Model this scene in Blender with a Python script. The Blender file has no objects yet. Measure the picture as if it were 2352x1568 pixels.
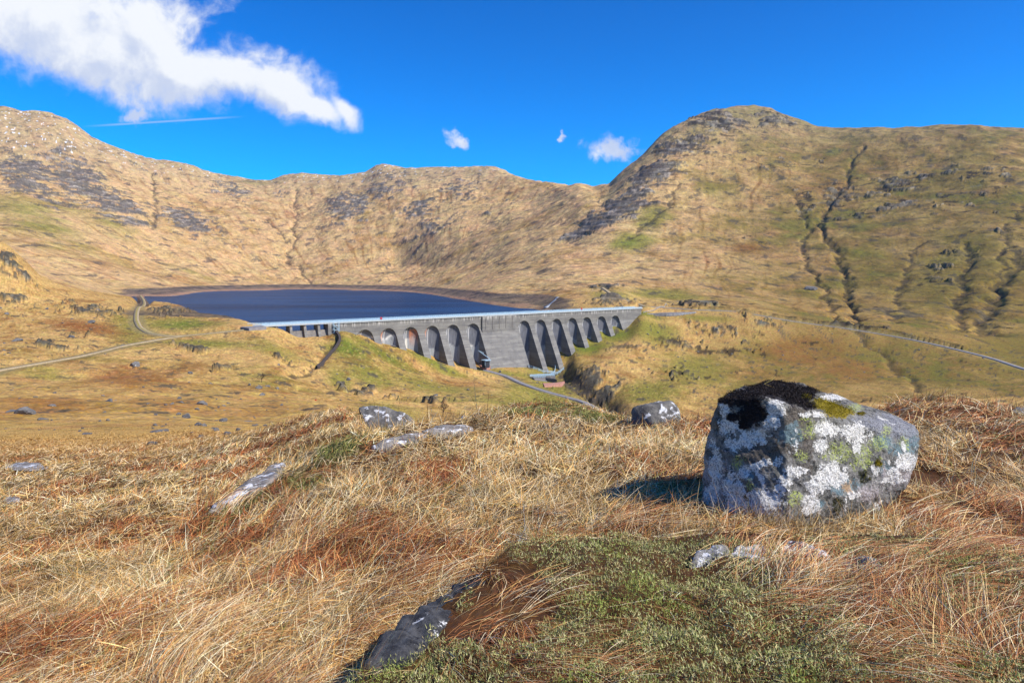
import bpy, bmesh, math, random
import numpy as np
from mathutils import Vector, Matrix
rng = np.random.default_rng(7)
random.seed(7)
sc = bpy.context.scene
COL = sc.collection

# ------------------------------------------------------------------ camera
FOC = 1568.0; CX = 1176.0; CY = 784.0; HZ = 634.0       # photo plan: 2352 x 1568 px, 24 mm lens
PITCH = math.atan((CY - HZ) / FOC)
cam = bpy.data.objects.new('camera', bpy.data.cameras.new('camera'))
COL.objects.link(cam)
cam.data.lens = 24; cam.data.sensor_width = 36
cam.location = (0, 0, 0)
cam.rotation_euler = (math.pi / 2 - PITCH, 0, 0)
cam.data.clip_start = 0.05; cam.data.clip_end = 20000
cam.data.dof.use_dof = True
cam.data.dof.focus_distance = 5.0; cam.data.dof.aperture_fstop = 16.0
sc.camera = cam

# ------------------------------------------------------------------ light
SUN_EL = math.radians(42.0)
SX, SY = 0.90, -0.44                                      # horizontal direction towards the sun
_n = math.hypot(SX, SY); SX /= _n; SY /= _n
sdir = Vector((SX * math.cos(SUN_EL), SY * math.cos(SUN_EL), math.sin(SUN_EL)))
sl = bpy.data.lights.new('sun', 'SUN'); sl.energy = 5.0; sl.angle = math.radians(0.53)
sl.color = (1.0, 0.95, 0.87)
so = bpy.data.objects.new('sun', sl); COL.objects.link(so)
so.rotation_euler = sdir.to_track_quat('Z', 'Y').to_euler()

w = bpy.data.worlds.new('World'); sc.world = w; w.use_nodes = True
EXPOSURE = 0.4
sc.view_settings.view_transform = 'Standard'; sc.view_settings.look = 'None'
sc.view_settings.gamma = 1.0; sc.view_settings.exposure = EXPOSURE
sc.cycles.max_bounces = 5; sc.cycles.diffuse_bounces = 3; sc.cycles.glossy_bounces = 2
sc.cycles.transmission_bounces = 2; sc.cycles.volume_bounces = 0
sc.cycles.use_denoising = True

class NT:
    """small node-tree builder"""
    def __init__(s, tree): s.t = tree; s.n = tree.nodes; s.l = tree.links
    def node(s, typ, **kw):
        n = s.n.new(typ)
        for k, v in kw.items(): setattr(n, k, v)
        return n
    def put(s, sock, v):
        if isinstance(v, bpy.types.NodeSocket): s.l.new(v, sock)
        elif v is not None: sock.default_value = v
    def math(s, op, a, b=None, c=None, clamp=False):
        n = s.node('ShaderNodeMath', operation=op); n.use_clamp = clamp
        s.put(n.inputs[0], a)
        if b is not None: s.put(n.inputs[1], b)
        if c is not None: s.put(n.inputs[2], c)
        return n.outputs[0]
    def vmath(s, op, a, b=None):
        n = s.node('ShaderNodeVectorMath', operation=op)
        s.put(n.inputs[0], a)
        if b is not None:
            s.put(n.inputs[3] if op == 'SCALE' else n.inputs[1], b)
        return n.outputs['Value'] if op in ('LENGTH', 'DOT_PRODUCT', 'DISTANCE') else n.outputs[0]
    def noise(s, vec, scale, detail=6, rough=.55, dist=0, out='Fac', dim='3D'):
        n = s.node('ShaderNodeTexNoise'); n.noise_dimensions = dim
        if vec is not None: s.l.new(vec, n.inputs['Vector'])
        n.inputs['Scale'].default_value = scale; n.inputs['Detail'].default_value = detail
        n.inputs['Roughness'].default_value = rough; n.inputs['Distortion'].default_value = dist
        return n.outputs[out]
    def ss(s, v, a, b, c=0., d=1.):
        n = s.node('ShaderNodeMapRange', interpolation_type='SMOOTHSTEP')
        s.put(n.inputs['Value'], v); s.put(n.inputs['From Min'], a); s.put(n.inputs['From Max'], b)
        s.put(n.inputs['To Min'], c); s.put(n.inputs['To Max'], d)
        return n.outputs['Result']
    def lin(s, v, a, b, c=0., d=1.):
        n = s.node('ShaderNodeMapRange'); s.put(n.inputs['Value'], v)
        for i, x in zip(('From Min', 'From Max', 'To Min', 'To Max'), (a, b, c, d)): s.put(n.inputs[i], x)
        return n.outputs['Result']
    def mix(s, f, a, b, mode='MIX'):
        n = s.node('ShaderNodeMix', data_type='RGBA', blend_type=mode)
        s.put(n.inputs[0], f)
        for k, v in ((6, a), (7, b)):
            if isinstance(v, tuple) and len(v) == 3: v = (*v, 1)
            s.put(n.inputs[k], v)
        return n.outputs[2]
    def mapping(s, vec, loc=(0, 0, 0), rot=(0, 0, 0), scale=(1, 1, 1)):
        n = s.node('ShaderNodeMapping'); s.l.new(vec, n.inputs[0])
        n.inputs['Location'].default_value = loc; n.inputs['Rotation'].default_value = rot
        n.inputs['Scale'].default_value = scale
        return n.outputs[0]

def S(r, g, b, k=1.0):                                    # 8-bit sRGB -> linear
    return tuple(k * ((c / 255 / 12.92) if c <= 10 else ((c / 255 + .055) / 1.055) ** 2.4) for c in (r, g, b))

def pix(dx, dy):
    """photo plan pixel -> (x/y, z/y) of its ray"""
    xn = (dx - CX) / FOC; yn = (CY - dy) / FOC
    c, s_ = math.cos(PITCH), math.sin(PITCH)
    den = c + yn * s_
    return xn / den, (-s_ + yn * c) / den

# ------------------------------------------------------------------ sky with clouds
nt = NT(w.node_tree)
for n in list(nt.n): nt.n.remove(n)
geo = nt.node('ShaderNodeTexCoord')
dirv = geo.outputs['Generated']
sky = nt.node('ShaderNodeTexSky', sky_type='NISHITA')
sky.sun_disc = False; sky.sun_elevation = SUN_EL
sky.sun_rotation = math.atan2(SX, SY)
sky.altitude = 600; sky.air_density = 1.0; sky.dust_density = 0.9; sky.ozone_density = 3.0
sep = nt.node('ShaderNodeSeparateXYZ'); nt.l.new(dirv, sep.inputs[0])
yy = nt.math('MAXIMUM', sep.outputs[1], 0.02)
cu = nt.math('DIVIDE', sep.outputs[0], yy); ct = nt.math('DIVIDE', sep.outputs[2], yy)
comb = nt.node('ShaderNodeCombineXYZ'); nt.l.new(cu, comb.inputs[0]); nt.l.new(ct, comb.inputs[1])
cp = comb.outputs[0]
hs = nt.node('ShaderNodeHueSaturation'); hs.inputs['Hue'].default_value = 0.518
hs.inputs['Saturation'].default_value = 2.05; hs.inputs['Value'].default_value = 1.45
nt.l.new(sky.outputs[0], hs.inputs['Color'])
skyc = nt.vmath('SCALE', hs.outputs[0], nt.ss(sep.outputs[2], .02, .42, 1.42, 1.0))   # paler, brighter air low down
# cloud bodies: centre, half size, turn (radians), all as tangents of the view from the knoll
def cl(dx, dy, rx, ry, rot=0):
    u, t = pix(dx, dy); return (u, t, rx / FOC, ry / FOC, rot)
BIG = [cl(120, 20, 330, 150, -.12), cl(330, 60, 150, 120, -.3), cl(230, 150, 260, 95, -.35), cl(420, 170, 210, 82, -.45),
       cl(560, 185, 180, 88, -.35), cl(665, 212, 120, 74, -.05), cl(735, 250, 80, 40, -.5), cl(790, 266, 50, 20, -.9), cl(250, 120, 280, 130, -.3)]
SMALL = [cl(1405, 343, 66, 31, 0), cl(1050, 318, 32, 19, -.3), cl(312, 262, 42, 22, -.3),
         cl(1290, 313, 15, 8, 0)]
def field(vec, blobs, p=1.0):
    out = None
    for (u, t, a, b, r) in blobs:
        v = nt.mapping(nt.vmath('SUBTRACT', vec, (u, t, 0)), rot=(0, 0, -r))
        v = nt.vmath('MULTIPLY', v, (1 / a, 1 / b, 1))
        d = nt.math('SUBTRACT', 1.0, nt.vmath('LENGTH', v))
        out = d if out is None else nt.math('SMOOTH_MAX', out, d, 0.25)
    return out
wrp = nt.noise(cp, 5, 3, .5, out='Color', dim='2D')
cpw = nt.vmath('ADD', cp, nt.vmath('SCALE', nt.vmath('SUBTRACT', wrp, (.5, .5, .5)), .05))
def cnoise(vec):
    a = nt.math('SUBTRACT', nt.noise(vec, 7.0, 10, .56, .1, dim='2D'), .5)
    b = nt.math('SUBTRACT', nt.noise(vec, 26.0, 7, .6, .2, dim='2D'), .5)
    return nt.math('ADD', nt.math('MULTIPLY', a, 1.55), nt.math('MULTIPLY', b, .8))
def dens(vec):
    nz = cnoise(vec)
    return nt.math('ADD', field(vec, BIG), nz), nz
d1, nz1 = dens(cpw)
d2, nz2 = dens(nt.vmath('ADD', cpw, (.022, .03, 0)))
wr2 = nt.noise(cp, 22, 4, .6, out='Color', dim='2D')
cps = nt.vmath('ADD', cp, nt.vmath('SCALE', nt.vmath('SUBTRACT', wr2, (.5, .5, .5)), .045))
nzs = nt.math('SUBTRACT', nt.noise(cp, 60.0, 6, .6, .3, dim='2D'), .5)
fs = nt.math('ADD', field(cps, SMALL), nt.math('MULTIPLY', nzs, 1.15))
m1 = nt.ss(d1, -.06, .62); m1 = nt.math('POWER', m1, 1.2)
m2 = nt.math('MULTIPLY', nt.ss(fs, -.05, .85), .92)
mask = nt.math('MAXIMUM', m1, m2)
lit = nt.math('SUBTRACT', d1, d2)
shade = nt.ss(nt.math('ADD', nt.math('MULTIPLY', lit, 1.0), nt.math('MULTIPLY', nz1, .35)), -.42, .38)
ccol = nt.mix(shade, (5.3, 5.9, 7.4), (8.0, 8.2, 8.5))
# contrail: a thin straight line
u0, t0 = pix(190, 291); u1, t1 = pix(560, 268)
ang = math.atan2(t1 - t0, u1 - u0)
vv = nt.mapping(nt.vmath('SUBTRACT', cp, ((u0 + u1) / 2, (t0 + t1) / 2, 0)), rot=(0, 0, -ang))
sp2 = nt.node('ShaderNodeSeparateXYZ'); nt.l.new(vv, sp2.inputs[0])
c1 = nt.ss(nt.math('ABSOLUTE', sp2.outputs[1]), .0004, .0022, 1, 0)
c2 = nt.ss(nt.math('ABSOLUTE', sp2.outputs[0]), .05, .125, 1, 0)
con = nt.math('MULTIPLY', nt.math('MULTIPLY', c1, c2), .38)
front = nt.math('GREATER_THAN', sep.outputs[1], .1)
up = nt.math('GREATER_THAN', ct, .05)
mask = nt.math('MULTIPLY', nt.math('MAXIMUM', mask, con), nt.math('MULTIPLY', front, up))
final = nt.mix(mask, skyc, ccol)
bg = nt.node('ShaderNodeBackground'); bg.inputs['Strength'].default_value = 0.092
nt.l.new(final, bg.inputs['Color'])
wo = nt.node('ShaderNodeOutputWorld'); nt.l.new(bg.outputs[0], wo.inputs[0])
w.cycles.sampling_method = 'MANUAL'; w.cycles.sample_map_resolution = 512

# ------------------------------------------------------------------ numeric helpers
_ang = rng.uniform(0, 2 * np.pi, 4096)
GX = np.cos(_ang).astype(np.float32); GY = np.sin(_ang).astype(np.float32)
PERM = rng.permutation(4096)
def perlin(x, y, seed=0):
    x = np.asarray(x, np.float64) + seed * 17.37; y = np.asarray(y, np.float64) + seed * 9.13
    xi = np.floor(x).astype(np.int64); yi = np.floor(y).astype(np.int64)
    fx = (x - xi).astype(np.float32); fy = (y - yi).astype(np.float32)
    ux = fx * fx * fx * (fx * (fx * 6 - 15) + 10); uy = fy * fy * fy * (fy * (fy * 6 - 15) + 10)
    def g(ix, iy, dx, dy):
        h = PERM[(PERM[ix & 4095] + iy) & 4095]
        return GX[h] * dx + GY[h] * dy
    a = g(xi, yi, fx, fy); b = g(xi + 1, yi, fx - 1, fy)
    c = g(xi, yi + 1, fx, fy - 1); d = g(xi + 1, yi + 1, fx - 1, fy - 1)
    a = a + ux * (b - a); c = c + ux * (d - c)
    return (a + uy * (c - a)) * 1.5
def fbm(x, y, sc_, octv=4, seed=0, rough=.5, ridged=False):
    out = 0; amp = 1; tot = 0
    for i in range(octv):
        n = perlin(x / sc_, y / sc_, seed + i * 3)
        if ridged: n = 1 - 2 * np.abs(n)
        out = out + amp * n; tot += amp; amp *= rough; sc_ = sc_ / 2.03
    return out / tot
def sst(x, a, b):
    t = np.clip((x - a) / (b - a), 0, 1); return t * t * (3 - 2 * t)

def pchip_slopes(x, y):
    """x, y: (..., L); monotone cubic slopes"""
    h = np.diff(x, axis=-1); d = np.diff(y, axis=-1) / h
    m = np.zeros_like(y)
    w1 = 2 * h[..., 1:] + h[..., :-1]; w2 = h[..., 1:] + 2 * h[..., :-1]
    same = d[..., 1:] * d[..., :-1] > 0
    with np.errstate(divide='ignore', invalid='ignore'):
        mm = (w1 + w2) / (w1 / d[..., :-1] + w2 / d[..., 1:])
    m[..., 1:-1] = np.where(same, mm, 0)
    m[..., 0] = d[..., 0]; m[..., -1] = d[..., -1]
    return m
def pchip1(xk, yk, x):
    xk = np.asarray(xk, float); yk = np.asarray(yk, float)
    m = pchip_slopes(xk, yk); m[0] = m[-1] = 0
    x = np.clip(x, xk[0], xk[-1])
    i = np.clip(np.searchsorted(xk, x) - 1, 0, len(xk) - 2)
    h = xk[i + 1] - xk[i]; t = (x - xk[i]) / h
    return ((2*t**3 - 3*t**2 + 1) * yk[i] + (t**3 - 2*t**2 + t) * h * m[i] + (-2*t**3 + 3*t**2) * yk[i+1] + (t**3 - t**2) * h * m[i+1])

# ------------------------------------------------------------------ the dam's line
ZC = -25.0                                               # top of the crest railing
def on_z(dx, dy, z):
    u, t = pix(dx, dy); Y = z / t; return np.array([u * Y, Y])
A = on_z(600, 742, ZC); B = on_z(1466, 703.5, ZC)
LEN = float(np.hypot(*(B - A))); DD = (B - A) / LEN; NN = np.array([DD[1], -DD[0]])   # NN points downstream
BAT = 0.47; K0 = 2.5; ZK = -10.5                            # batter, face offset at crest, height of the kink
def src(sx, sy): return sx / 1.0884, sy / 1.0884
def z1(x, y): return src(560 + x / 3.675, 680 + y / 3.675)
def z2(x, y): return src(1100 + x / 3.675, 680 + y / 3.675)
def zl(x, y): return src(x / 3.136, 560 + y / 3.136)
def zr(x, y): return src(1400 + x / 2.0276, 200 + y / 2.0276)
def zm(x, y): return src(x / 1.68, 250 + y / 1.68)
def zf(x, y): return src(400 + x / 2.613, 950 + y / 2.613)
def zb(x, y): return src(900 + x / 1.68, 1250 + y / 1.68)
def on_face(dx, dy, k=None):
    """ray against the dam's battered face (or the vertical plane at offset k): (p, offset, z above crest datum)"""
    u, t = pix(dx, dy)
    # point = Y*(u,1), z=Y*t ; offset = ((u,1)Y - A).NN
    a = u * NN[0] + NN[1]; b = -(A @ NN)
    if k is not None: Y = (k - b) / a
    else: Y = (K0 + BAT * (ZC + ZK) - b) / (a + BAT * t)
    P = np.array([u * Y, Y]); z = Y * t - ZC
    return float((P - A) @ DD), float((P - A) @ NN), float(z)
FEET = [on_face(*z1(x, y)) for x, y in ((1240, 590), (1420, 660), (1650, 715), (1880, 790), (2095, 862), (2300, 885))] + \
       [on_face(*z2(x, y)) for x, y in ((320, 885), (470, 880), (860, 880), (1000, 912), (1130, 860), (1250, 725), (1378, 688), (1495, 625), (1610, 578), (1705, 522))]
BAYS = [on_face(*z1(x, y), k=3.0)[0] for x, y in ((1296, 495), (1512, 482), (1716, 472), (1914, 462), (2104, 452), (2290, 442))] + \
       [on_face(*z2(x, y), k=3.0)[0] for x, y in ((776, 418), (926, 408), (1074, 400), (1218, 392), (1352, 383), (1487, 376), (1614, 370))]
def dam_pt(p, k): return A + DD * p + NN * k
P1 = on_face(*z1(1000, 470), k=K0)[0]                     # where the solid dam starts, right of the spillway

# ------------------------------------------------------------------ terrain
# each layer is one line across the land: (photo x, photo y, distance) or (photo x, None, distance, height)
def Lp(*pts):
    out = []
    for p in pts:
        if len(p) == 3:
            u, t = pix(p[0], p[1]); Y = p[2]; out.append((u * Y, Y, t * Y))
        else:
            u, _ = pix(p[0], 900 if p[2] < 100 else 650); Y = p[2]; out.append((u * Y, Y, p[3]))
    return out
def W(dx, dy, z=-32.0):
    u, t = pix(dx, dy); return (dx, None, z / t, z)
toe = []
for (p, k, z) in FEET:
    q = dam_pt(p, k + .5); toe.append((q[0], q[1], z + ZC))
mid_ = []; up_ = []
for (p, k, z) in FEET:
    q = dam_pt(p, 3.5); mid_.append((q[0], q[1], z + ZC + .8))
lf = [on_face(*z1(480, 515), k=1.0), on_face(*z1(700, 600), k=1.0), on_face(*z1(900, 590), k=1.0), on_face(*z1(1080, 545), k=4.0)]
toeL = []; midL = []
for (p, k, z) in lf:
    q = dam_pt(p, 3.0 if k < 2 else 5); toeL.append((q[0], q[1], z + ZC))
    q = dam_pt(p, -1.5 if k < 2 else 0); midL.append((q[0], q[1], z + ZC))
for p, z in ((0, -42), (60, -42), (150, -42), (215, -41), (240, -37), (262, -31), (290, -25.8), (LEN, -24.8)):
    q = dam_pt(p, -11); up_.append((q[0], q[1], z))
LAYERS = [
 Lp((1176, None, -2.4, -1.55)),
 Lp((0, None, 1.0, -1.6), (1000, None, 1.0, -1.5), (2352, None, 1.0, -1.42)),
 Lp((-800, None, 2.4, -1.8), (0, None, 2.4, -1.62), (1000, None, 2.4, -1.5), (1300, None, 2.4, -1.46), (2352, None, 2.4, -1.38), (3000, None, 2.4, -1.3)),
 Lp((-700, None, 4.6, -2.4), (0, 1300, 5.9), (500, 1300, 4.7), (1000, 1300, 3.6), (1600, 1300, 3.4), (2352, 1300, 3.3), (2900, None, 3.3, -1.3)),
 Lp((-700, None, 11, -4.4), (0, 1150, 11), (400, 1150, 9.2), (560, 1150, 7.4), (800, 1150, 5.6), (1200, 1150, 5.0), (1600, 1160, 4.7), (2352, 1140, 4.9), (2900, None, 4.9, -1.5)),
 Lp((-700, None, 17, -6), (0, 1070, 18), (400, 1060, 16), (620, 1050, 11.5), (850, 1040, 8.2), (1200, 1050, 7.0), (1600, 1060, 6.2), (2000, 1050, 6.2), (2352, 1030, 6.4), (2900, None, 6.4, -1.6)),
 Lp((-900, None, 30, -8.5), (0, 1018, 27), (300, 1012, 26), (450, 1003, 24), (600, 988, 19), (680, 962, 18), (740, 946, 17.5), (800, 941, 17), (832, 958, 16), (850, 990, 15.3), (945, 990, 14.9), (980, 982, 14.3), (1060, 972, 13),
    (1150, 944, 13), (1280, 932, 13), (1400, 955, 12), (1560, 968, 9.5), (1700, 975, 8.5), (2000, 962, 8.5), (2110, 930, 9), (2200, 926, 9), (2352, 950, 9), (2900, None, 9, -1.9)),
 Lp((-900, None, 46, -12), (0, 995, 42), (300, 990, 42), (450, 984, 41), (600, None, 38, -9.2), (740, None, 36, -11), (960, None, 32, -12), (1400, None, 26, -11), (1900, None, 20, -8), (2900, None, 20, -7)),
 Lp((-900, None, 66, -14), (0, 968, 65), (300, 965, 65), (600, 968, 70), (740, 948, 80), (850, None, 82, -18), (960, None, 85, -22), (1100, None, 90, -26), (1300, None, 90, -30), (1500, None, 90, -35), (1900, None, 90, -40), (2900, None, 90, -40)),
 Lp((-900, None, 130, -18), (0, 908, 130), (300, 908, 135), (600, 918, 150), (740, 928, 165), (850, 935, 180), (1000, 950, 200), (1150, 945, 230), (1300, 945, 290), (1400, 955, 345), (1500, 962, 345), (1650, 940, 375), (1850, 935, 375), (2050, 935, 365), (2352, 945, 345), (2900, None, 330, -66)),
 Lp((-900, None, 200, -20), (0, 855, 200), (200, 850, 215), (400, 842, 238), (600, 855, 250), (690, 872, 262), (780, 880, 280), (1000, 903, 310), (1150, 893, 350), (1230, 903, 388), (1300, 921, 382), (1385, 930, 390), (1450, 905, 400), (1560, 893, 410), (1650, 893, 420), (1850, 883, 440), (2050, 872, 450), (2352, 883, 415), (2900, None, 380, -60)),
 Lp((-900, None, 300, -12), (0, 765, 300), (200, 778, 300), (330, 780, 322), (440, 776, 333), (600, 785, 325), (680, 802, 335), (750, 812, 345), (830, 812, 355), (900, 838, 372), (1000, 858, 400), (1100, 866, 424), (1200, 873, 432), (1290, 877, 440), (1340, 850, 455), (1420, 815, 478), (1500, 800, 500), (1650, 790, 530), (1800, 800, 530), (2000, 812, 518), (2352, 868, 440), (2900, None, 400, -52)),
 sorted(Lp((-900, None, 350, 0), (0, 700, 370), (200, 720, 380), (330, 728, 392), (440, 752, 358), (540, 748, 352)) + toeL + toe +
        Lp((1476, 712, 578), (1520, 722, 577), (1600, 722, 583), (1700, 721, 590), (1800, 738, 585), (2000, 766, 560), (2200, 806, 510), (2352, 852, 455), (2900, None, 410, -45)), key=lambda q: q[0] / (q[1] + 3)),
 sorted(Lp((-900, None, 430, 50), (0, 556, 450), (60, 600, 450), (100, 640, 455), (200, 667, 520), (320, 685, 560), (400, 702, 500), (470, 721, 440), (540, 733, 402), (590, 742, 372)) + midL[:1] + midL[1:] + mid_ +
        Lp((1476, 706, 590), (1560, 712, 597), (1700, 712, 612), (1800, 726, 612), (2000, 752, 590), (2200, 786, 540), (2352, 832, 480), (2900, None, 440, -30)), key=lambda q: q[0] / (q[1] + 3)),
 sorted(Lp((-900, None, 560, 60), (0, None, 560, 15), (200, None, 620, -20), (320, None, 660, -30), (400, None, 600, -40), (470, None, 520, -42), (540, None, 450, -42)) + up_ +
        Lp((1540, 705, 620), (1700, 706, 640), (1800, 718, 650), (2000, 742, 620), (2200, 772, 570), (2352, 812, 510), (2900, None, 470, -15)), key=lambda q: q[0] / (q[1] + 3)),
 Lp((-900, None, 900, 90), (0, None, 900, 12), (200, None, 1000, -15), (290, None, 1000, -33), (380, None, 1000, -42), (700, None, 1450, -42), (900, None, 1300, -42), (1060, None, 860, -42), (1150, None, 690, -40), (1210, None, 640, -36), (1300, 690, 640), (1400, 676, 700), (1480, 694, 665), (1560, 700, 670), (1700, 698, 700), (1800, 708, 710), (2000, 732, 680), (2352, 785, 565), (2900, None, 540, 10)),
 Lp((-900, None, 1020, 120), (0, None, 1020, 25), (200, None, 1100, -12), (290, None, 1110, -30), W(380, 680), W(450, 672), W(520, 667.5), W(700, 664), W(850, 666.5), W(950, 672), W(1060, 688), W(1150, 702.5), W(1205, 708),
    (1300, 680, 700), (1400, 664, 760), (1480, 685, 720), (1560, 690, 725), (1700, 687, 770), (1800, 697, 780), (2000, 715, 745), (2352, 755, 640), (2900, None, 620, 40)),
 Lp((-900, None, 1200, 150), (0, 608, 1120), (200, 645, 1170), (290, 662, 1180), (380, 657, 1340), (450, 655, 1520), (520, 653.5, 1640), (700, 651, 1800), (850, 652, 1700), (950, 657, 1480), (1060, 668, 1080), (1150, 682, 830), (1205, 690, 770),
    (1300, 668, 790), (1400, 652, 850), (1480, 665, 810), (1560, 668, 820), (1700, 668, 860), (1800, 676, 880), (2000, 690, 840), (2352, 700, 750), (2900, None, 740, 80)),
 Lp((-900, None, 1300, 190), (0, 560, 1300), (200, 592, 1400), (380, 622, 1600), (700, 618, 1950), (900, 615, 1950), (1060, 622, 1500), (1200, 618, 1150), (1300, 604, 1080), (1400, 595, 1100), (1560, 590, 1100), (1700, 600, 1080), (1900, 610, 1050), (2100, 615, 1000), (2352, 615, 900), (2900, None, 900, 130)),
 Lp((-900, None, 1650, 320), (0, 460, 1650), (200, 505, 1750), (380, 525, 1950), (560, 528, 2150), (680, 535, 2230), (800, 510, 2250), (950, 500, 2180), (1100, 515, 1950), (1200, 535, 1600), (1290, 540, 1400), (1400, 500, 1370), (1560, 475, 1400), (1700, 475, 1400), (1900, 490, 1350), (2100, 490, 1250), (2352, 490, 1150), (2900, None, 1150, 220)),
 Lp((-900, None, 2050, 480), (0, 370, 2050), (200, 412, 2150), (380, 445, 2350), (560, 466, 2500), (680, 470, 2580), (800, 446, 2600), (900, 435, 2520), (1100, 445, 2300), (1220, 470, 2000), (1370, 462, 1600), (1450, 410, 1620), (1560, 345, 1680), (1700, 335, 1700), (1900, 380, 1600), (2100, 380, 1500), (2352, 385, 1380), (2900, None, 1400, 300)),
 Lp((-900, None, 2500, 640), (-200, 250, 2600), (0, 258, 2600), (60, 266, 2600), (110, 268, 2620), (150, 280, 2650), (220, 326, 2700), (300, 354, 2730), (370, 373, 2760), (440, 384, 2800), (500, 406, 2850), (560, 415, 2900), (610, 419, 2950), (650, 408, 3000), (695, 400, 3000), (750, 406, 3000), (830, 406, 3000),
    (880, 384, 3000), (930, 394, 2950), (1000, 391, 2900), (1120, 393, 2800), (1180, 406, 2650), (1260, 429, 2400), (1320, 433, 2200), (1368, 438, 2000), (1395, 428, 1900), (1420, 405, 1850), (1460, 370, 1830), (1520, 315, 1830), (1580, 280, 1860), (1640, 256, 1900), (1700, 248, 1950), (1760, 257, 1950), (1800, 273, 1950),
    (1850, 289, 1950), (1900, 301, 1900), (1980, 302, 1830), (2060, 298, 1780), (2140, 293, 1740), (2220, 292, 1720), (2290, 303, 1700), (2352, 306, 1700), (2900, None, 1700, 360)),
]
last = LAYERS[-1]
LAYERS.append([(x * 1.25, y * 1.25, z - 60) for x, y, z in last])
LAYERS.append([(x * 1.9, y * 1.9, z - 500) for x, y, z in last])
LT = []
for pts in LAYERS:
    v = np.array([p[0] / (p[1] + 3) for p in pts]); o = np.argsort(v); v = v[o]
    s_ = np.log(np.array([p[1] + 3 for p in pts]))[o]; z = np.array([p[2] for p in pts])[o]
    keep = np.concatenate([[True], np.diff(v) > 1e-4]); LT.append((v[keep], s_[keep], z[keep]))
def columns(v):
    Sg = np.empty((len(v), len(LT))); Z = np.empty_like(Sg)
    for i, (vk, sk, zk) in enumerate(LT):
        if len(vk) == 1: Sg[:, i] = sk[0]; Z[:, i] = zk[0]
        else: Sg[:, i] = pchip1(vk, sk, v); Z[:, i] = pchip1(vk, zk, v)
    for i in range(1, Sg.shape[1]): Sg[:, i] = np.maximum(Sg[:, i], Sg[:, i-1] + .008)
    return Sg, Z
VT = np.linspace(-1.35, 1.35, 5401)
TS, TZ = columns(VT)
TM = pchip_slopes(TS, TZ)
def base(x, y):
    x = np.atleast_1d(np.asarray(x, float)); y = np.atleast_1d(np.asarray(y, float))
    shp = x.shape; x = x.ravel(); y = y.ravel()
    out = np.empty(len(x))
    for a in range(0, len(x), 200000):
        X = x[a:a+200000]; Y = y[a:a+200000]
        ys = np.maximum(Y + 3, .5); v = np.clip(X / ys, -1.349, 1.349); s_ = np.log(ys)
        f = (v + 1.35) / (VT[1] - VT[0]); j = f.astype(int); f = f - j
        def ev(jj):
            Sg = TS[jj]; i = np.clip((Sg <= s_[:, None]).sum(1) - 1, 0, Sg.shape[1] - 2)
            r = np.arange(len(jj))
            s0 = Sg[r, i]; s1 = Sg[r, i+1]; h = s1 - s0; t = np.clip((s_ - s0) / h, 0, 1)
            z0 = TZ[jj, i]; z1_ = TZ[jj, i+1]; m0 = TM[jj, i]; m1_ = TM[jj, i+1]
            return (2*t**3-3*t**2+1)*z0 + (t**3-2*t**2+t)*h*m0 + (-2*t**3+3*t**2)*z1_ + (t**3-t**2)*h*m1_
        out[a:a+200000] = ev(j) * (1 - f) + ev(np.minimum(j + 1, len(VT) - 1)) * f
    return out.reshape(shp)

YS = np.exp(np.linspace(math.log(2.0), math.log(3800), 2600))
def hit(dx, dy, ymin=0, f=None):
    """first ground point met by the sight line through a photo plan pixel"""
    u, t = pix(dx, dy); Y = YS[YS > ymin]
    if f is not None: Y = Y[Y < max(ymin * 2.2, 5)]
    d = (f or base)(u * Y, Y) - t * Y
    i = int(np.argmax(d >= 0))
    if d[i] < 0: i = int(np.argmax(d))
    if i > 0 and d[i] >= 0:
        k = d[i-1] / (d[i-1] - d[i]); Yh = Y[i-1] + k * (Y[i] - Y[i-1])
    else: Yh = Y[i]
    return np.array([u * Yh, Yh, float((f or base)(u * Yh, Yh)[0])])
def path(pts, ymin=0, f=None): return np.array([hit(x, y, ymin, f) for x, y in pts])
def resample(P, step):
    d = np.concatenate([[0], np.cumsum(np.hypot(*np.diff(P[:, :2], axis=0).T))])
    n = max(2, int(d[-1] / step)); q = np.linspace(0, d[-1], n)
    return np.stack([pchip1(d, P[:, i], q) for i in range(P.shape[1])], 1)
def polydist(x, y, P, R):
    """distance from points to a polyline (inf beyond R) and the polyline's height there"""
    D = np.full(x.shape, 1e9, np.float32); Zr = np.zeros(x.shape, np.float32)
    m = (x > P[:, 0].min() - R) & (x < P[:, 0].max() + R) & (y > P[:, 1].min() - R) & (y < P[:, 1].max() + R)
    idx = np.nonzero(m)[0]; X = x[idx]; Y = y[idx]; d = np.full(len(idx), 1e9); zz = np.zeros(len(idx))
    for a, b in zip(P[:-1], P[1:]):
        e = b[:2] - a[:2]; L2 = max(e @ e, 1e-9)
        mm = (X > min(a[0], b[0]) - R) & (X < max(a[0], b[0]) + R) & (Y > min(a[1], b[1]) - R) & (Y < max(a[1], b[1]) + R)
        t = np.clip(((X[mm] - a[0]) * e[0] + (Y[mm] - a[1]) * e[1]) / L2, 0, 1)
        q = np.hypot(X[mm] - a[0] - t * e[0], Y[mm] - a[1] - t * e[1])
        cur = d[mm]; bt = q < cur; cur[bt] = q[bt]; d[mm] = cur
        zc = zz[mm]; zc[bt] = (a[2] + t * (b[2] - a[2]))[bt]; zz[mm] = zc
    D[idx] = d; Zr[idx] = zz
    return D, Zr
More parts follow.
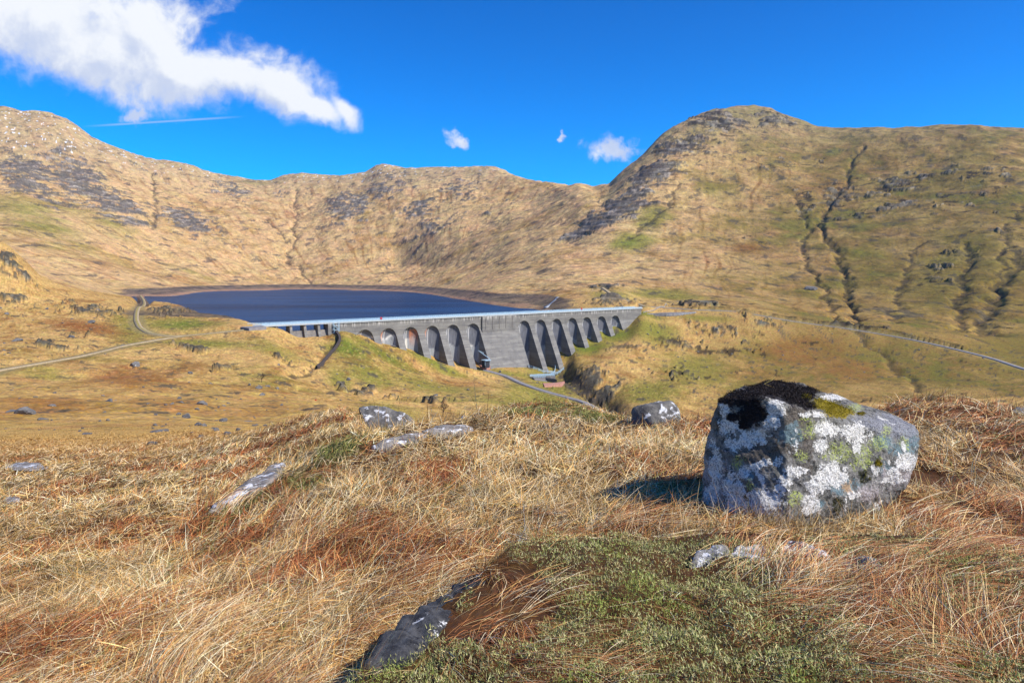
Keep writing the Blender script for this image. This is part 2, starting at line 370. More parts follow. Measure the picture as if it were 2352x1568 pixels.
class Reg:
    """an elliptical patch of land under a part of the photo"""
    def __init__(s, dx, dy, rx, ry, k=1.0, ymin=0):
        c = hit(dx, dy, ymin); a = hit(dx, dy - ry, ymin); b = hit(dx, dy + ry, ymin)
        s.c = c; s.a = max(rx * c[1] / FOC, .05); s.b = max(abs(a[1] - b[1]) / 2, s.a * .3); s.k = k
        if c[1] < 45: s.b = min(s.b, 2.2 * s.a)
        s.sk = c[0] / c[1]
    def __call__(s, x, y):
        yy_ = y - s.c[1]; xx = x - s.c[0] - s.sk * yy_
        q = (xx / s.a) ** 2 + (yy_ / s.b) ** 2
        return s.k * np.exp(-np.minimum(q, 20) * .9)

# ----- roads, gullies, patches
road_left = path([(-60, 866), (0, 850), (90, 834), (170, 820), (240, 804), (300, 791), (370, 779), (440, 770)])
road_loop = path([(560, 755), (500, 763), (440, 770), (395, 772), (355, 768), (325, 755), (315, 740), (313, 722), (318, 705), (328, 690), (322, 684)])
road_dam_l = path([(440, 770), (500, 763), (560, 755), (600, 750)])
road_right = path([(1480, 703), (1530, 706), (1600, 712), (1680, 713), (1740, 722), (1800, 735), (1860, 743), (1930, 752), (2000, 762), (2100, 781), (2200, 803), (2290, 828), (2352, 847), (2460, 885)])
road_base = path([(1112, 846), (1150, 860), (1200, 881), (1250, 898), (1290, 908), (1330, 922), (1385, 947)], ymin=100)
road_up = path([(1480, 703), (1440, 690), (1405, 676), (1390, 665), (1382, 660)], ymin=560)
for R_ in (road_left, road_loop, road_dam_l, road_right, road_base):
    R_[:, 2] = np.convolve(np.pad(R_[:, 2], 1, 'edge'), [.25, .5, .25], 'valid')
ROADS = [(resample(road_left, 4), 1.6), (resample(road_loop, 3), 1.7), (resample(road_right, 5), 2.3), (resample(road_base, 3), 2.0), (resample(road_up, 3), 2.0)]
gully_far = [(684, 436), (678, 470), (682, 500), (672, 525), (681, 548), (668, 575), (664, 598), (690, 615), (705, 635), (712, 652)]
gully_far2 = [(612, 505), (640, 530), (662, 558)]
gully_far3 = [(350, 400), (354, 440), (360, 490), (352, 530)]
gully_r1 = [(1985, 340), (1960, 365), (1950, 400), (1935, 432), (1905, 470), (1885, 505), (1890, 540), (1920, 575), (1925, 605), (1945, 640), (1940, 665), (1955, 700), (1975, 745)]
gully_r2 = [(1825, 455), (1850, 510), (1848, 555), (1850, 600), (1880, 645), (1900, 690), (1930, 740)]
gully_r3 = [(2225, 560), (2215, 640), (2200, 700), (2210, 760)]
gully_r4 = [(2352, 580), (2310, 640), (2270, 700), (2255, 770)]
gully_r5 = [(2120, 560), (2080, 620), (2060, 680), (2050, 740)]
gully_r6 = [(1560, 420), (1530, 480), (1480, 520), (1440, 555)]
gully_r7 = [(2352, 470), (2320, 520), (2300, 600), (2290, 700)]
gully_r8 = [(1975, 755), (1995, 790), (2050, 830), (2090, 870), (2110, 900)]
gorge = [(1290, 850), (1310, 868), (1340, 893), (1380, 925), (1420, 948), (1445, 965)]
stream_l = [(772, 775), (750, 812), (728, 846), (700, 858), (660, 868)]
GUL = [(resample(path(g, ymin=ym), st), wd, dp) for g, wd, dp, st, ym in (
  (gully_far, 17, 10, 20, 600), (gully_far2, 10, 6, 20, 600), (gully_far3, 20, 9, 20, 600), (gully_r1, 11, 10, 12, 500), (gully_r2, 9, 6, 12, 500),
  (gully_r3, 14, 8, 12, 400), (gully_r4, 15, 9, 12, 400), (gully_r5, 10, 4, 12, 400), (gully_r6, 12, 5, 15, 600), (gully_r7, 10, 5, 15, 500), (gully_r8, 5, 2.5, 6, 200),
  (stream_l, 4, 2.0, 4, 100))]
GORGE = resample(path(gorge, ymin=150), 4)
CRAGS = [Reg(*r) for r in (
  # far left wall
  (60, 400, 80, 60, 1.1, 600), (180, 420, 90, 70, 1.1, 600), (260, 470, 90, 45, 1.1, 600), (420, 505, 90, 30, 1.0, 600), (330, 395, 60, 25, .5, 600), (100, 450, 60, 30, .9, 600), (540, 440, 60, 25, .8, 600), (30, 350, 60, 30, .6, 600), (640, 450, 40, 20, .5, 600),
  # far centre right
  (800, 470, 70, 40, 1.0, 600), (880, 440, 80, 35, .8, 600), (960, 480, 50, 30, 1.0, 600), (1050, 440, 70, 40, .7, 600), (1000, 520, 70, 25, .8, 600), (730, 520, 40, 18, .6, 600), (900, 400, 60, 15, .7, 600), (1150, 480, 60, 30, .5, 600),
  # right mountain
  (1440, 470, 60, 30, 1.3, 600), (1370, 510, 60, 24, 1.3, 600), (1320, 540, 40, 12, 1.1, 600), (1500, 400, 70, 35, 1.1, 600), (1560, 340, 80, 30, 1.0, 600), (1650, 280, 80, 28, 1.0, 600), (1780, 275, 60, 16, .9, 600),
  (2080, 420, 120, 30, .68, 500), (1930, 450, 70, 35, .7, 500), (1850, 470, 40, 40, .65, 500), (2200, 450, 120, 30, .55, 500), (2300, 520, 60, 60, .45, 500), (2050, 480, 130, 18, .66, 500), (1800, 380, 90, 25, .5, 500), (1720, 560, 40, 20, .45, 500), (2280, 400, 90, 20, .6, 500), (2150, 640, 100, 70, .35, 400),
  (1400, 690, 60, 12, 1.0, 590), (1390, 660, 50, 8, .9, 590), (1600, 700, 90, 7, .9, 590), (1750, 745, 60, 14, .7, 500), (1960, 750, 90, 8, .9, 500),
  # near left hill
  (20, 600, 40, 22, 1.2), (40, 690, 35, 15, 1.0), (200, 715, 70, 14, .9), (60, 640, 40, 10, .7), (120, 800, 50, 10, .8), (390, 715, 50, 9, .9), (180, 770, 25, 7, .6),
  # valley
  (1340, 870, 50, 26, 1.5), (1390, 905, 40, 18, 1.2), (1430, 797, 40, 6, 1.3), (1560, 790, 60, 14, .8), (1550, 860, 60, 18, .55), (1650, 760, 80, 20, .6), (820, 900, 60, 8, .9), (900, 910, 80, 7, .7), (440, 805, 70, 10, .7), (520, 850, 50, 12, .55), (1000, 930, 40, 8, .5), (650, 830, 50, 16, .6), (1710, 800, 60, 16, .5), (360, 850, 60, 12, .4), (470, 985, 60, 14, .4),
)]
GREENS = [Reg(*r) for r in (
  (420, 745, 90, 12, 1.2), (480, 790, 110, 10, .9), (250, 830, 100, 8, .5), (800, 800, 50, 22, 1.4), (880, 815, 90, 14, 1.1), (1000, 835, 80, 8, 1.1), (1150, 855, 90, 7, .9), (850, 860, 60, 30, .9), (780, 870, 40, 30, .8),
  (1350, 800, 60, 16, 1.3), (1420, 770, 60, 20, 1.2), (1500, 760, 70, 25, 1.0), (1480, 720, 50, 6, 1.1), (1620, 730, 80, 6, .8), (1600, 850, 90, 40, .9), (1500, 900, 80, 30, .9), (1700, 900, 60, 40, .7),(1750, 800, 60, 40, .6),
  (1000, 890, 150, 20, .7), (1100, 920, 150, 12, .8), (1540, 680, 120, 12, .9), (1400, 680, 60, 10, .7), (1450, 560, 50, 20, 1.1, 600), (1500, 500, 50, 30, .8, 600), (1640, 430, 60, 25, .6, 600), (1580, 320, 70, 30, .5, 600), (1700, 260, 90, 12, .9, 600),
  (2200, 400, 200, 70, .6, 400), (2200, 620, 220, 130, .8, 300), (2000, 620, 100, 90, .6, 400), (2352, 800, 120, 60, .9, 300), (2200, 880, 200, 30, .5, 300), (2330, 460, 80, 100, .6, 400), (1850, 850, 150, 20, .4, 300),
  (80, 500, 120, 40, .7, 600), (250, 520, 140, 25, .5, 600), (600, 420, 50, 15, .4, 600), (450, 630, 60, 8, .5, 600),
  (300, 760, 60, 40, .7), (100, 860, 120, 12, .6), (620, 800, 100, 20, .6), (600, 870, 120, 30, .4), (1250, 930, 120, 14, .9), (1250, 945, 140, 12, .8),
  (480, 900, 60, 20, .3), (1430, 740, 40, 20, .8), (900, 940, 90, 14, .7),
)]
BROWNS = [Reg(*r) for r in (
  (1850, 810, 120, 40, 1.2, 300), (1950, 850, 110, 40, 1.0, 300), (1750, 860, 80, 30, .6, 300), (2150, 850, 120, 30, .6, 300), (200, 750, 120, 20, .8), (300, 870, 140, 30, .9), (100, 930, 150, 25, .9), (400, 930, 140, 30, .6), (1000, 860, 90, 14, .5), (1060, 880, 80, 14, .6),
  (1720, 570, 50, 20, .9, 600), (2000, 380, 120, 30, .5, 500), (1900, 430, 90, 30, .8, 500), (1560, 600, 120, 30, .4, 500), (60, 880, 60, 14, .5), (560, 900, 60, 14, .5), (830, 960, 60, 10, .5), (250, 980, 200, 14, .5), (2250, 460, 90, 30, .5, 400),
)]
MOUND = path([(835, 1620), (870, 1550), (960, 1490), (1040, 1420), (1120, 1360), (1200, 1305), (1400, 1285), (1600, 1275)])
def side_of(x, y, P):
    D = np.full(x.shape, 1e9); Sg = np.zeros(x.shape)
    for a, b in zip(P[:-1], P[1:]):
        e = b[:2] - a[:2]; L2 = e @ e
        t = np.clip(((x - a[0]) * e[0] + (y - a[1]) * e[1]) / L2, 0, 1)
        q = np.hypot(x - a[0] - t * e[0], y - a[1] - t * e[1])
        cr = (x - a[0]) * e[1] - (y - a[1]) * e[0]
        bt = q < D; D[bt] = q[bt]; Sg[bt] = np.sign(cr[bt])
    return D * Sg                                         # positive to the right of the line's direction
SLAB_L = path([(470, 1200), (560, 1130), (655, 1070), (850, 1035), (1080, 985)])

def land(x, y, want_masks=False):
    """full ground height with relief; optionally the material masks"""
    x = np.asarray(x, float); y = np.asarray(y, float)
    z = base(x, y)
    n = len(x); rock = np.zeros(n, np.float32); crf = np.zeros(n, np.float32)
    far = y > 45
    # --- near relief
    m = y < 60
    if m.any():
        X, Y = x[m], y[m]; k = np.clip(1 - sst(Y, 30, 60), 0, 1)
        h = .075 * fbm(X, Y, 1.5, 3, 1) + .045 * fbm(X, Y, .45, 3, 5) * (1 - sst(Y, 12, 25)) + .10 * fbm(X, Y, 6, 2, 9) * sst(Y, 7, 14)
        # heather mound bottom right, a small rise behind the tilted slab
        sd = side_of(X, Y, MOUND)
        h = h + .17 * sst(sd, -.02, .09) * (1 - sst(Y, 3.4, 4.4)) * (1 - sst(X, 2.0, 3.0))
        sd = side_of(X, Y, SLAB_L); near = np.exp(-(sd / .9) ** 2)
        h = h + .20 * np.sign(sd) * near * sst(np.abs(sd), 0, .15) * sst(Y, 4, 5) * (1 - sst(Y, 11, 13))
        bd = ((X - 1.72) / .75) ** 2 + ((Y - 4.55) / .55) ** 2
        h = h * (1 - .8 * np.exp(-bd * .6)) 
        z[m] += h * k
    # --- middle and far relief
    if far.any():
        X, Y, Z = x[far], y[far], z[far]
        cr = np.zeros(len(X), np.float32)
        for r in CRAGS: cr = np.maximum(cr, r(X, Y))
        amp = np.interp(Y, [45, 90, 200, 550, 900, 1600, 3000], [.3, 1.6, 2.9, 2.6, 6, 14, 20])
        q = np.interp(Y, [45, 200, 600, 1200, 3000], [14, 30, 55, 150, 260])
        # keep the scale constant in zones so the pattern is a world pattern
        zone = [(14, 45, 0, 120), (34, 90, 150, 330), (70, 220, 420, 900), (190, 700, 1100, 9e9)]
        h = np.zeros(len(X)); wsum = np.zeros(len(X))
        for zi, (sc_, a, b, c) in enumerate(zone):
            lo = zone[zi-1] if zi else None
            wgt = (sst(Y, a, b) if b > a and zi else np.ones(len(X)))
            if zi < 3: wgt = wgt * (1 - sst(Y, zone[zi+1][1], zone[zi+1][2]))
            mm = wgt > 0
            if not mm.any(): continue
            oc = 6 if zi == 3 else 5
            f1 = fbm(X[mm], Y[mm], sc_, oc, 20 + zi * 7, .52)
            f2 = fbm(X[mm], Y[mm], sc_ * .5, 3, 60 + zi * 7, .5, ridged=True)
            h[mm] += wgt[mm] * (f1 + (.35 * f2 if zi == 3 else .2 * f2))
        # calm near the dam, the lake and at the foot of the bank
        pd = (X - A[0]) * DD[0] + (Y - A[1]) * DD[1]; kd = (X - A[0]) * NN[0] + (Y - A[1]) * NN[1]
        nd = np.exp(-np.maximum(np.abs(kd - 8) - 16, 0) / 12) * (pd > -20) * (pd < LEN + 20)
        calm = (1 - .93 * nd)
        lakezone = np.exp(-((Z + 28) / 9) ** 2) * (Y > 560) * (Y < 1900)
        calm = calm * (1 - .85 * lakezone)
        relief = amp * h * calm * sst(Y, 45, 75)
        # skyline kept
        YQ = np.where(Y > 600, .55 * Y + 1.15 * Z, Y)
        crn = fbm(X, YQ, 34.0, 5, 91, .62)
        crn2 = fbm(X, Y, 9.0, 3, 95, .6)
        cm = np.where(Y > 600, crn, crn2)
        stre = np.where(Y > 600, fbm(X * .42, Y * .3 + Z * 1.0, 26.0, 4, 97, .6), fbm(X, Y * .6 + Z * 1.2, 6., 3, 98, .6))
        fr_ = np.where(Y > 600, fbm(X, YQ, 13., 3, 93, .65), 0)
        rk = sst(cr * .82 + cm * .55 + stre * .6 + .3 * fr_ - .52, -.03, .12) * (cr > .08)
        rk = rk * (1 - nd)
        craggy = np.where(Y > 600, 4.5, 2.2) * rk * (.55 + .9 * np.abs(stre) + .7 * np.abs(cm))
        # terraced ledges
        led = np.where(Y > 600, 11.0, 3.2)
        zz = Z + relief + craggy
        fr = zz / led + .5 * stre; fl = np.floor(fr); tt = fr - fl
        stepz = (fl + sst(tt, .25, .75) - .5 * stre) * led
        zz = zz + rk * np.where(Y > 850, .5, .3) * (stepz - zz)
        gm = np.zeros(len(X), np.float32)
        wx_ = np.where(Y > 450, 9 * perlin(X / 45, Y / 45, 501) + 5 * perlin(X / 14, Y / 14, 502), 1.5 * perlin(X / 9, Y / 9, 503))
        wy_ = np.where(Y > 450, 9 * perlin(X / 45, Y / 45, 505) + 5 * perlin(X / 14, Y / 14, 506), 1.5 * perlin(X / 9, Y / 9, 507))
        XG, YG = X + wx_, Y + wy_
        for P, wd, dp in GUL:
            wob = 1 + .45 * crn
            D, _ = polydist(XG, YG, P, wd * 4)
            g = np.exp(-(D / (wd * .6 * wob)) ** 2)
            zz = zz - dp * .65 * g; gm = np.maximum(gm, (1 - sst(D / (wd * .26 * np.maximum(wob + .8 * crn2, .1)), .7, 1.3)) * (.6 + .5 * crn2))
        D, _ = polydist(X, Y, GORGE, 60)
        zz = zz - 5 * np.exp(-(D / 7.0) ** 2)
        # roads cut in
        rdm = np.zeros(len(X), np.float32); cut = np.zeros(len(X), np.float32)
        for ri, (P, hw) in enumerate(ROADS):
            D, zr_ = polydist(X, Y, P, 16)
            k = 1 - sst(D, hw + .6, hw + 7)
            zz = zz * (1 - k) + (zr_ - .30) * k
            rdm = np.maximum(rdm, 1 - sst(D, hw + 1, hw + 4))
            # bank on the uphill side of the right hand road
            if ri == 2:
                b_ = np.exp(-((D - 9) / 4.5) ** 2) * (base(X, Y) > zr_ + .3)
                zz = zz + 2.2 * b_; cut = np.maximum(cut, b_)
        z[far] = zz
        rock[far] = np.maximum(rk, 0); crf[far] = cr
    if not want_masks: return z
    # ---------------- masks / colours
    wq = sst(y, 520, 760); yq = y + wq * (z * 1.15 - .45 * y)
    c = np.zeros((n, 3), np.float32)
    def mixc(c, col, k): k = np.clip(k, 0, 1)[:, None]; return c * (1 - k) + np.array(col, np.float32) * k
    b1 = fbm(x, yq, 9., 4, 31, .6); b2 = fbm(x, yq, 60., 4, 37, .6); b3 = fbm(x, yq, 2.2, 3, 41, .6); b4 = fbm(x, yq, 240., 4, 47, .55)
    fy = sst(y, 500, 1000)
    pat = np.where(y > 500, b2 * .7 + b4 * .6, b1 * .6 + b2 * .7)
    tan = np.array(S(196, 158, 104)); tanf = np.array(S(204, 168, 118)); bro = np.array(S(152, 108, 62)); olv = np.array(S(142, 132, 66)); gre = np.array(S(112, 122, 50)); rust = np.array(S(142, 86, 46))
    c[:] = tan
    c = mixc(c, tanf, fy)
    dmp = np.ones(n) 
    c = mixc(c, S(168, 128, 74), sst(pat, -.1, .55) * .75)
    th = np.arctan2(x + 150, y - 1250); rr_ = np.hypot(x + 150, y - 1250)
    tb = np.arctan2(x, np.maximum(y, 1)); rb_ = np.hypot(x, y)
    wl_ = perlin(x / 90, y / 90, 511) * .6
    sA = fbm(th * 85 + wl_, rr_ / 240, 1.0, 5, 53, .62); sB = fbm(tb * 120 + 1.6 * wl_, rb_ / 260, 1.0, 5, 57, .62)
    kr = sst(x / np.maximum(y, 1), .05, .3) * (y > 380)
    streak = sA * (1 - kr) + sB * kr
    sC = fbm(x * .35 + y * .12, z * 1.0 + y * .1, 6.0, 4, 53, .6)
    streak = np.where(y < 560, .5 * streak * 0 + sC, streak)
    c = mixc(c, bro, sst(streak, .02, .5) * .75 * (y > 60))
    c = mixc(c, S(214, 178, 124), sst(-streak, .1, .5) * .35 * (y > 60))
    ft = np.where(y > 600, fbm(x, yq, 11., 3, 521, .7), fbm(x, yq, 2.0, 3, 523, .7))
    c = c * (1 + .38 * ft * (y > 40))[:, None]
    gr = np.zeros(n, np.float32)
    for r in GREENS: gr = np.maximum(gr, r(x, y))
    gk = sst(gr + .5 * pat + .15 * b3, .05, .8)
    c = mixc(c, olv, gk * .95 * (y > 45)); c = mixc(c, gre, sst(gr + .4 * pat, .75, 1.3) * .8 * (y > 45))
    br = np.zeros(n, np.float32)
    for r in BROWNS: br = np.maximum(br, r(x, y))
    c = mixc(c, rust, sst(br + .4 * pat, .15, .9) * .85)
    md = sst(y, 30, 60) * (1 - sst(y, 380, 520))
    m1_ = fbm(x, y, 3.2, 4, 551, .65); m2_ = fbm(x, y, 1.1, 3, 553, .6)
    c = c * (1 + md * (.30 * m1_ + .35 * m2_))[:, None]
    c = mixc(c, S(120, 78, 44), md * sst(m1_ + .5 * b2, .12, .45) * .5)
    c = mixc(c, S(224, 188, 128), md * sst(-m1_ + .4 * m2_, .15, .5) * .45)
    # right mountain is greener and duller than the sunlit far bowl
    rm = sst(x / np.maximum(y, 1), .13, .48) * (y > 380)
    c = mixc(c, S(134, 110, 60), rm * (.5 + .4 * sst(pat, -.4, .3)))
    c = mixc(c, S(118, 118, 58), rm * sst(pat + .3 * streak, .0, .5) * .6)
    # left-hand slope is rustier towards the viewer
    c = mixc(c, S(180, 142, 84), (1 - sst(y, 90, 260)) * .45 * (y > 25))
    hi = sst(z, 250, 420) * (y > 900)
    c = mixc(c, S(168, 150, 120), hi * .45)
    # bare rock, gullies, cut banks
    rn = fbm(x, yq, 24., 4, 71, .65); rn2 = fbm(x, yq, 4., 3, 73, .65)
    rv = np.where(y > 600, rn, rn2)
    crk = np.where(y > 600, fbm(x, yq, 30., 4, 75, .6, ridged=True), fbm(x, yq, 5., 3, 76, .6, ridged=True))
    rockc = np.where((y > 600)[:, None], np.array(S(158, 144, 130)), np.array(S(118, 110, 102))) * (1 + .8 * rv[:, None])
    rockc = mixc(rockc, S(70, 62, 56), sst(crk, .15, .5) * .6)
    rk = np.clip(rock, 0, 1) * sst(rv, -.5, -.1)
    c = c * (1 - rk[:, None]) + rockc * rk[:, None]
    sD = fbm(tb * 42, z / 11 + rb_ / 60, 1.0, 5, 59, .62); sD2 = fbm(x + 3 * y, y, 60, 3, 61)
    dk = sst(sD + .42 * crf + .25 * sD2, .36, .5) * kr
    c = mixc(c, S(66, 54, 46), dk * .85)
    c = mixc(c, S(126, 122, 116), sst(-sD + .4 * crf, .50, .62) * kr * .6)
    # scattered outcrops
    so_ = np.where(y > 700, fbm(x, yq, 34., 4, 81, .6), fbm(x, yq, 7., 4, 83, .65))
    sp = sst(so_ + .15 * ft, .22, .31) * (y > 60) * (1 - fy * .15) * .8 * sst(b2 + .3, -.3, .3)
    c = mixc(c, S(92, 84, 78), sp)
    if far.any():
        g2 = np.zeros(n, np.float32); g2[far] = gm
        c = mixc(c, S(72, 62, 54), g2 * .95)
        cu_ = np.zeros(n, np.float32); cu_[far] = cut
        c = mixc(c, S(58, 50, 42), cu_ * sst(b1 + .3 * rn2, -.3, .3) * .9)
        r2 = np.zeros(n, np.float32); r2[far] = rdm
        c = mixc(c, S(150, 134, 100), r2 * .7)
        D, _ = polydist(x, y, GORGE, 30)
        c = mixc(c, S(84, 74, 68), np.exp(-(D / 9.) ** 2) * sst(rn2, -.5, .2))
        # rough gravel apron left of the dam, drawdown zone round the water
        lk = sst(x / np.maximum(y, 1), -.577, -.56) * (y > 560) * (y < 1950) * sst(-x / np.maximum(y, 1) + .03 * b1, -.10, -.075)
        lk = np.maximum(lk, ((y > 400) * (y <= 560) * (x / np.maximum(y, 1) < .09) * ((x - A[0]) * NN[0] + (y - A[1]) * NN[1] < 0)))
        lvl = z + 2.2 * rn + 1.0 * rn2
        dd = lk * (1 - sst(lvl, -22.5, -20.8)); c = mixc(c, S(134, 114, 96), dd * .95)
        c = mixc(c, S(92, 80, 76), dd * sst(rn + .5 * rn2 + .25 * sst(z, -29, -23), .0, .4) * .85)
        c = mixc(c, S(168, 134, 108), lk * (1 - sst(z + .8 * rn, -30.2, -28.6)))
        # snow flecks
        sn = fbm(x, yq, 15., 3, 87, .7)
        c = mixc(c, S(232, 234, 240), sst(sn + .3 * hi, .62, .70) * sst(z, 330, 430) * (x < 350) * (y > 1500))
    c = np.clip(c, 0, 1) ** 1.12
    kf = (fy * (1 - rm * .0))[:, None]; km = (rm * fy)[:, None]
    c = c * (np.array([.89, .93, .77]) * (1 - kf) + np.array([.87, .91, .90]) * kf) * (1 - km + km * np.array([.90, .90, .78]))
    # near ground below the grass
    nr = 1 - sst(y + 5 * fbm(x, y, 7., 3, 541), 11, 34)
    cn = np.zeros((n, 3), np.float32) + np.array(S(84, 58, 34))
    cn = mixc(cn, S(84, 54, 32), sst(fbm(x, y, 1.1, 3, 2), 0, .5) * .8)
    cn = mixc(cn, S(70, 68, 36), near_green(x, y) * .9)
    cn = mixc(cn, S(190, 146, 86), sst(y, 12, 30) * .8)
    cn = mixc(cn, S(158, 98, 52), sst(y, 12, 30) * rusty(x, y) * .8)
    cn = cn * (1 + .35 * fbm(x, y, .12, 3, 3)[:, None])
    c = c * (1 - nr[:, None]) + cn * nr[:, None]
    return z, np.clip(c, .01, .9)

def rusty(x, y): return sst(fbm(x, y, 1.7, 4, 411, .62) + .5 * fbm(x, y, 7, 2, 413), -.02, .30)
NG = [Reg(*r) for r in ((1250, 950, 150, 14, 1.3), (1360, 956, 80, 14, 1.2), (1180, 958, 60, 10, 1.0), (560, 1180, 70, 40, 1.0), (700, 1120, 60, 50, 1.2), (780, 1060, 70, 26, 1.2), (1280, 940, 90, 16, .9), (900, 945, 60, 12, .6), (500, 1230, 60, 30, .7), (1000, 1180, 90, 40, .45), (1540, 1130, 60, 30, .6), (1850, 1230, 160, 30, .5), (60, 1330, 120, 60, .4), (1250, 1170, 60, 40, .4), (880, 1010, 60, 10, .8))]
def near_green(x, y):
    g = np.zeros(np.shape(x), np.float32)
    for r in NG: g = np.maximum(g, r(x, y))
    return sst(g + .45 * fbm(x, y, .9, 3, 301), .3, .9)
def heath(x, y):
    """where low heather grows instead of grass"""
    sd = side_of(np.asarray(x, float), np.asarray(y, float), MOUND)
    k = sst(sd + .15 * fbm(x, y, .6, 2, 305), .02, .14) * (1 - sst(y, 3.25, 3.7))
    k = k * (.35 + .65 * sst(fbm(x, y, .7, 3, 307) + .3, -.1, .15))
    return k

def link(o, parent=None):
    COL.objects.link(o)
    if parent is not None: o.parent = parent
    return o
def tag(o, label=None, cat=None, group=None, kind=None):
    if label: o['label'] = label
    if cat: o['category'] = cat
    if group: o['group'] = group
    if kind: o['kind'] = kind
    return o
def np_mesh(name, V, quads=None, tris=None, mat=None, smooth=True, col=None, attrs=None):
    me = bpy.data.meshes.new(name)
    V = np.asarray(V, np.float32); me.vertices.add(len(V)); me.vertices.foreach_set('co', V.ravel())
    nq = 0 if quads is None else len(quads); ntr = 0 if tris is None else len(tris)
    idx = []; st = []
    if nq: idx.append(np.asarray(quads, np.int32).ravel()); st.append(np.arange(nq, dtype=np.int32) * 4)
    if ntr: idx.append(np.asarray(tris, np.int32).ravel()); st.append(nq * 4 + np.arange(ntr, dtype=np.int32) * 3)
    idx = np.concatenate(idx); st = np.concatenate(st)
    me.loops.add(len(idx)); me.loops.foreach_set('vertex_index', idx)
    me.polygons.add(len(st)); me.polygons.foreach_set('loop_start', st)
    me.polygons.foreach_set('use_smooth', np.full(len(st), smooth, bool))
    me.update(calc_edges=True)
    if col is not None:
        a = me.attributes.new('Col', 'FLOAT_COLOR', 'POINT')
        cc = np.ones((len(V), 4), np.float32); cc[:, :3] = col; a.data.foreach_set('color', cc.ravel())
    for k, v in (attrs or {}).items():
        a = me.attributes.new(k, 'FLOAT', 'POINT'); a.data.foreach_set('value', np.asarray(v, np.float32))
    if mat: me.materials.append(mat)
    return me

# ------------------------------------------------------------------ materials
def new_mat(name, rough=.9, spec=.2):
    m = bpy.data.materials.new(name); m.use_nodes = True
    n = NT(m.node_tree); b = m.node_tree.nodes['Principled BSDF']
    b.inputs['Roughness'].default_value = rough; b.inputs['Specular IOR Level'].default_value = spec
    return m, n, b
def ground_mat(name, s1, s2, bump, dist):
    m, n, b = new_mat(name, .95, .08)
    at = n.node('ShaderNodeAttribute', attribute_name='Col'); tc = n.node('ShaderNodeTexCoord').outputs['Object']
    f1 = n.noise(tc, s1, 8, .65, .3); f2 = n.noise(tc, s2, 6, .6)
    k = n.math('ADD', n.lin(f1, .25, .75, .55, 1.42), n.lin(f2, .28, .72, -.34, .34))
    vm = n.node('ShaderNodeVectorMath', operation='SCALE'); n.l.new(at.outputs['Color'], vm.inputs[0]); n.l.new(k, vm.inputs[3])
    f3 = n.noise(tc, s1 * .37, 5, .6)
    hsv = n.node('ShaderNodeHueSaturation'); n.l.new(vm.outputs[0], hsv.inputs['Color'])
    n.l.new(n.lin(f3, .3, .7, .485, .515), hsv.inputs['Hue']); n.l.new(n.lin(f2, .3, .7, .82, 1.12), hsv.inputs['Saturation'])
    n.l.new(hsv.outputs[0], b.inputs['Base Color'])
    bp = n.node('ShaderNodeBump'); bp.inputs['Strength'].default_value = bump; bp.inputs['Distance'].default_value = dist
    n.l.new(f1, bp.inputs['Height']); n.l.new(bp.outputs[0], b.inputs['Normal'])
    return m
M_near = ground_mat('turf', 9.0, 40.0, .6, .03)
M_mid = ground_mat('hill_grass', .55, 2.2, .7, .8)
M_far = ground_mat('mountain_grass', .06, .3, .7, 7.0)

# ------------------------------------------------------------------ build the land
NC = 1240
vcol = np.linspace(-1.3, 1.3, 0)
inner = np.linspace(-.80, .80, NC)
vcol = np.concatenate([np.linspace(-1.33, -.80, 90)[:-1], inner, np.linspace(.80, 1.33, 90)[1:]])
rows = np.concatenate([np.linspace(math.log(.6), math.log(4.6), 30)[:-1], np.linspace(math.log(4.6), math.log(33), 380)[:-1],
                       np.linspace(math.log(33), math.log(640), 460)[:-1], np.linspace(math.log(640), math.log(3300), 620)[:-1], np.linspace(math.log(3300), math.log(6500), 24)])
def sheet(name, r0, r1, mat):
    rr = rows[r0:r1]; ys = np.exp(rr)
    X = vcol[None, :] * ys[:, None]; Y = np.repeat((ys - 3)[:, None], len(vcol), 1)
    z, c = land(X.ravel(), Y.ravel(), True)
    V = np.stack([X.ravel(), Y.ravel(), z], 1)
    a = (np.arange(len(rr) - 1)[:, None] * len(vcol) + np.arange(len(vcol) - 1)[None, :]).ravel()
    q = np.stack([a, a + 1, a + 1 + len(vcol), a + len(vcol)], 1)
    o = bpy.data.objects.new(name, np_mesh(name, V, q, mat=mat, col=c)); link(o); tag(o, kind='structure')
    return o
i1 = int(np.searchsorted(rows, math.log(48))); i2 = int(np.searchsorted(rows, math.log(643)))
sheet('ground', 0, i1 + 1, M_near)
sheet('valley_hillside', i1, i2 + 1, M_mid)
sheet('mountains', i2, len(rows), M_far)
def G(x, y):
    return float(land(np.array([x]), np.array([y]))[0])
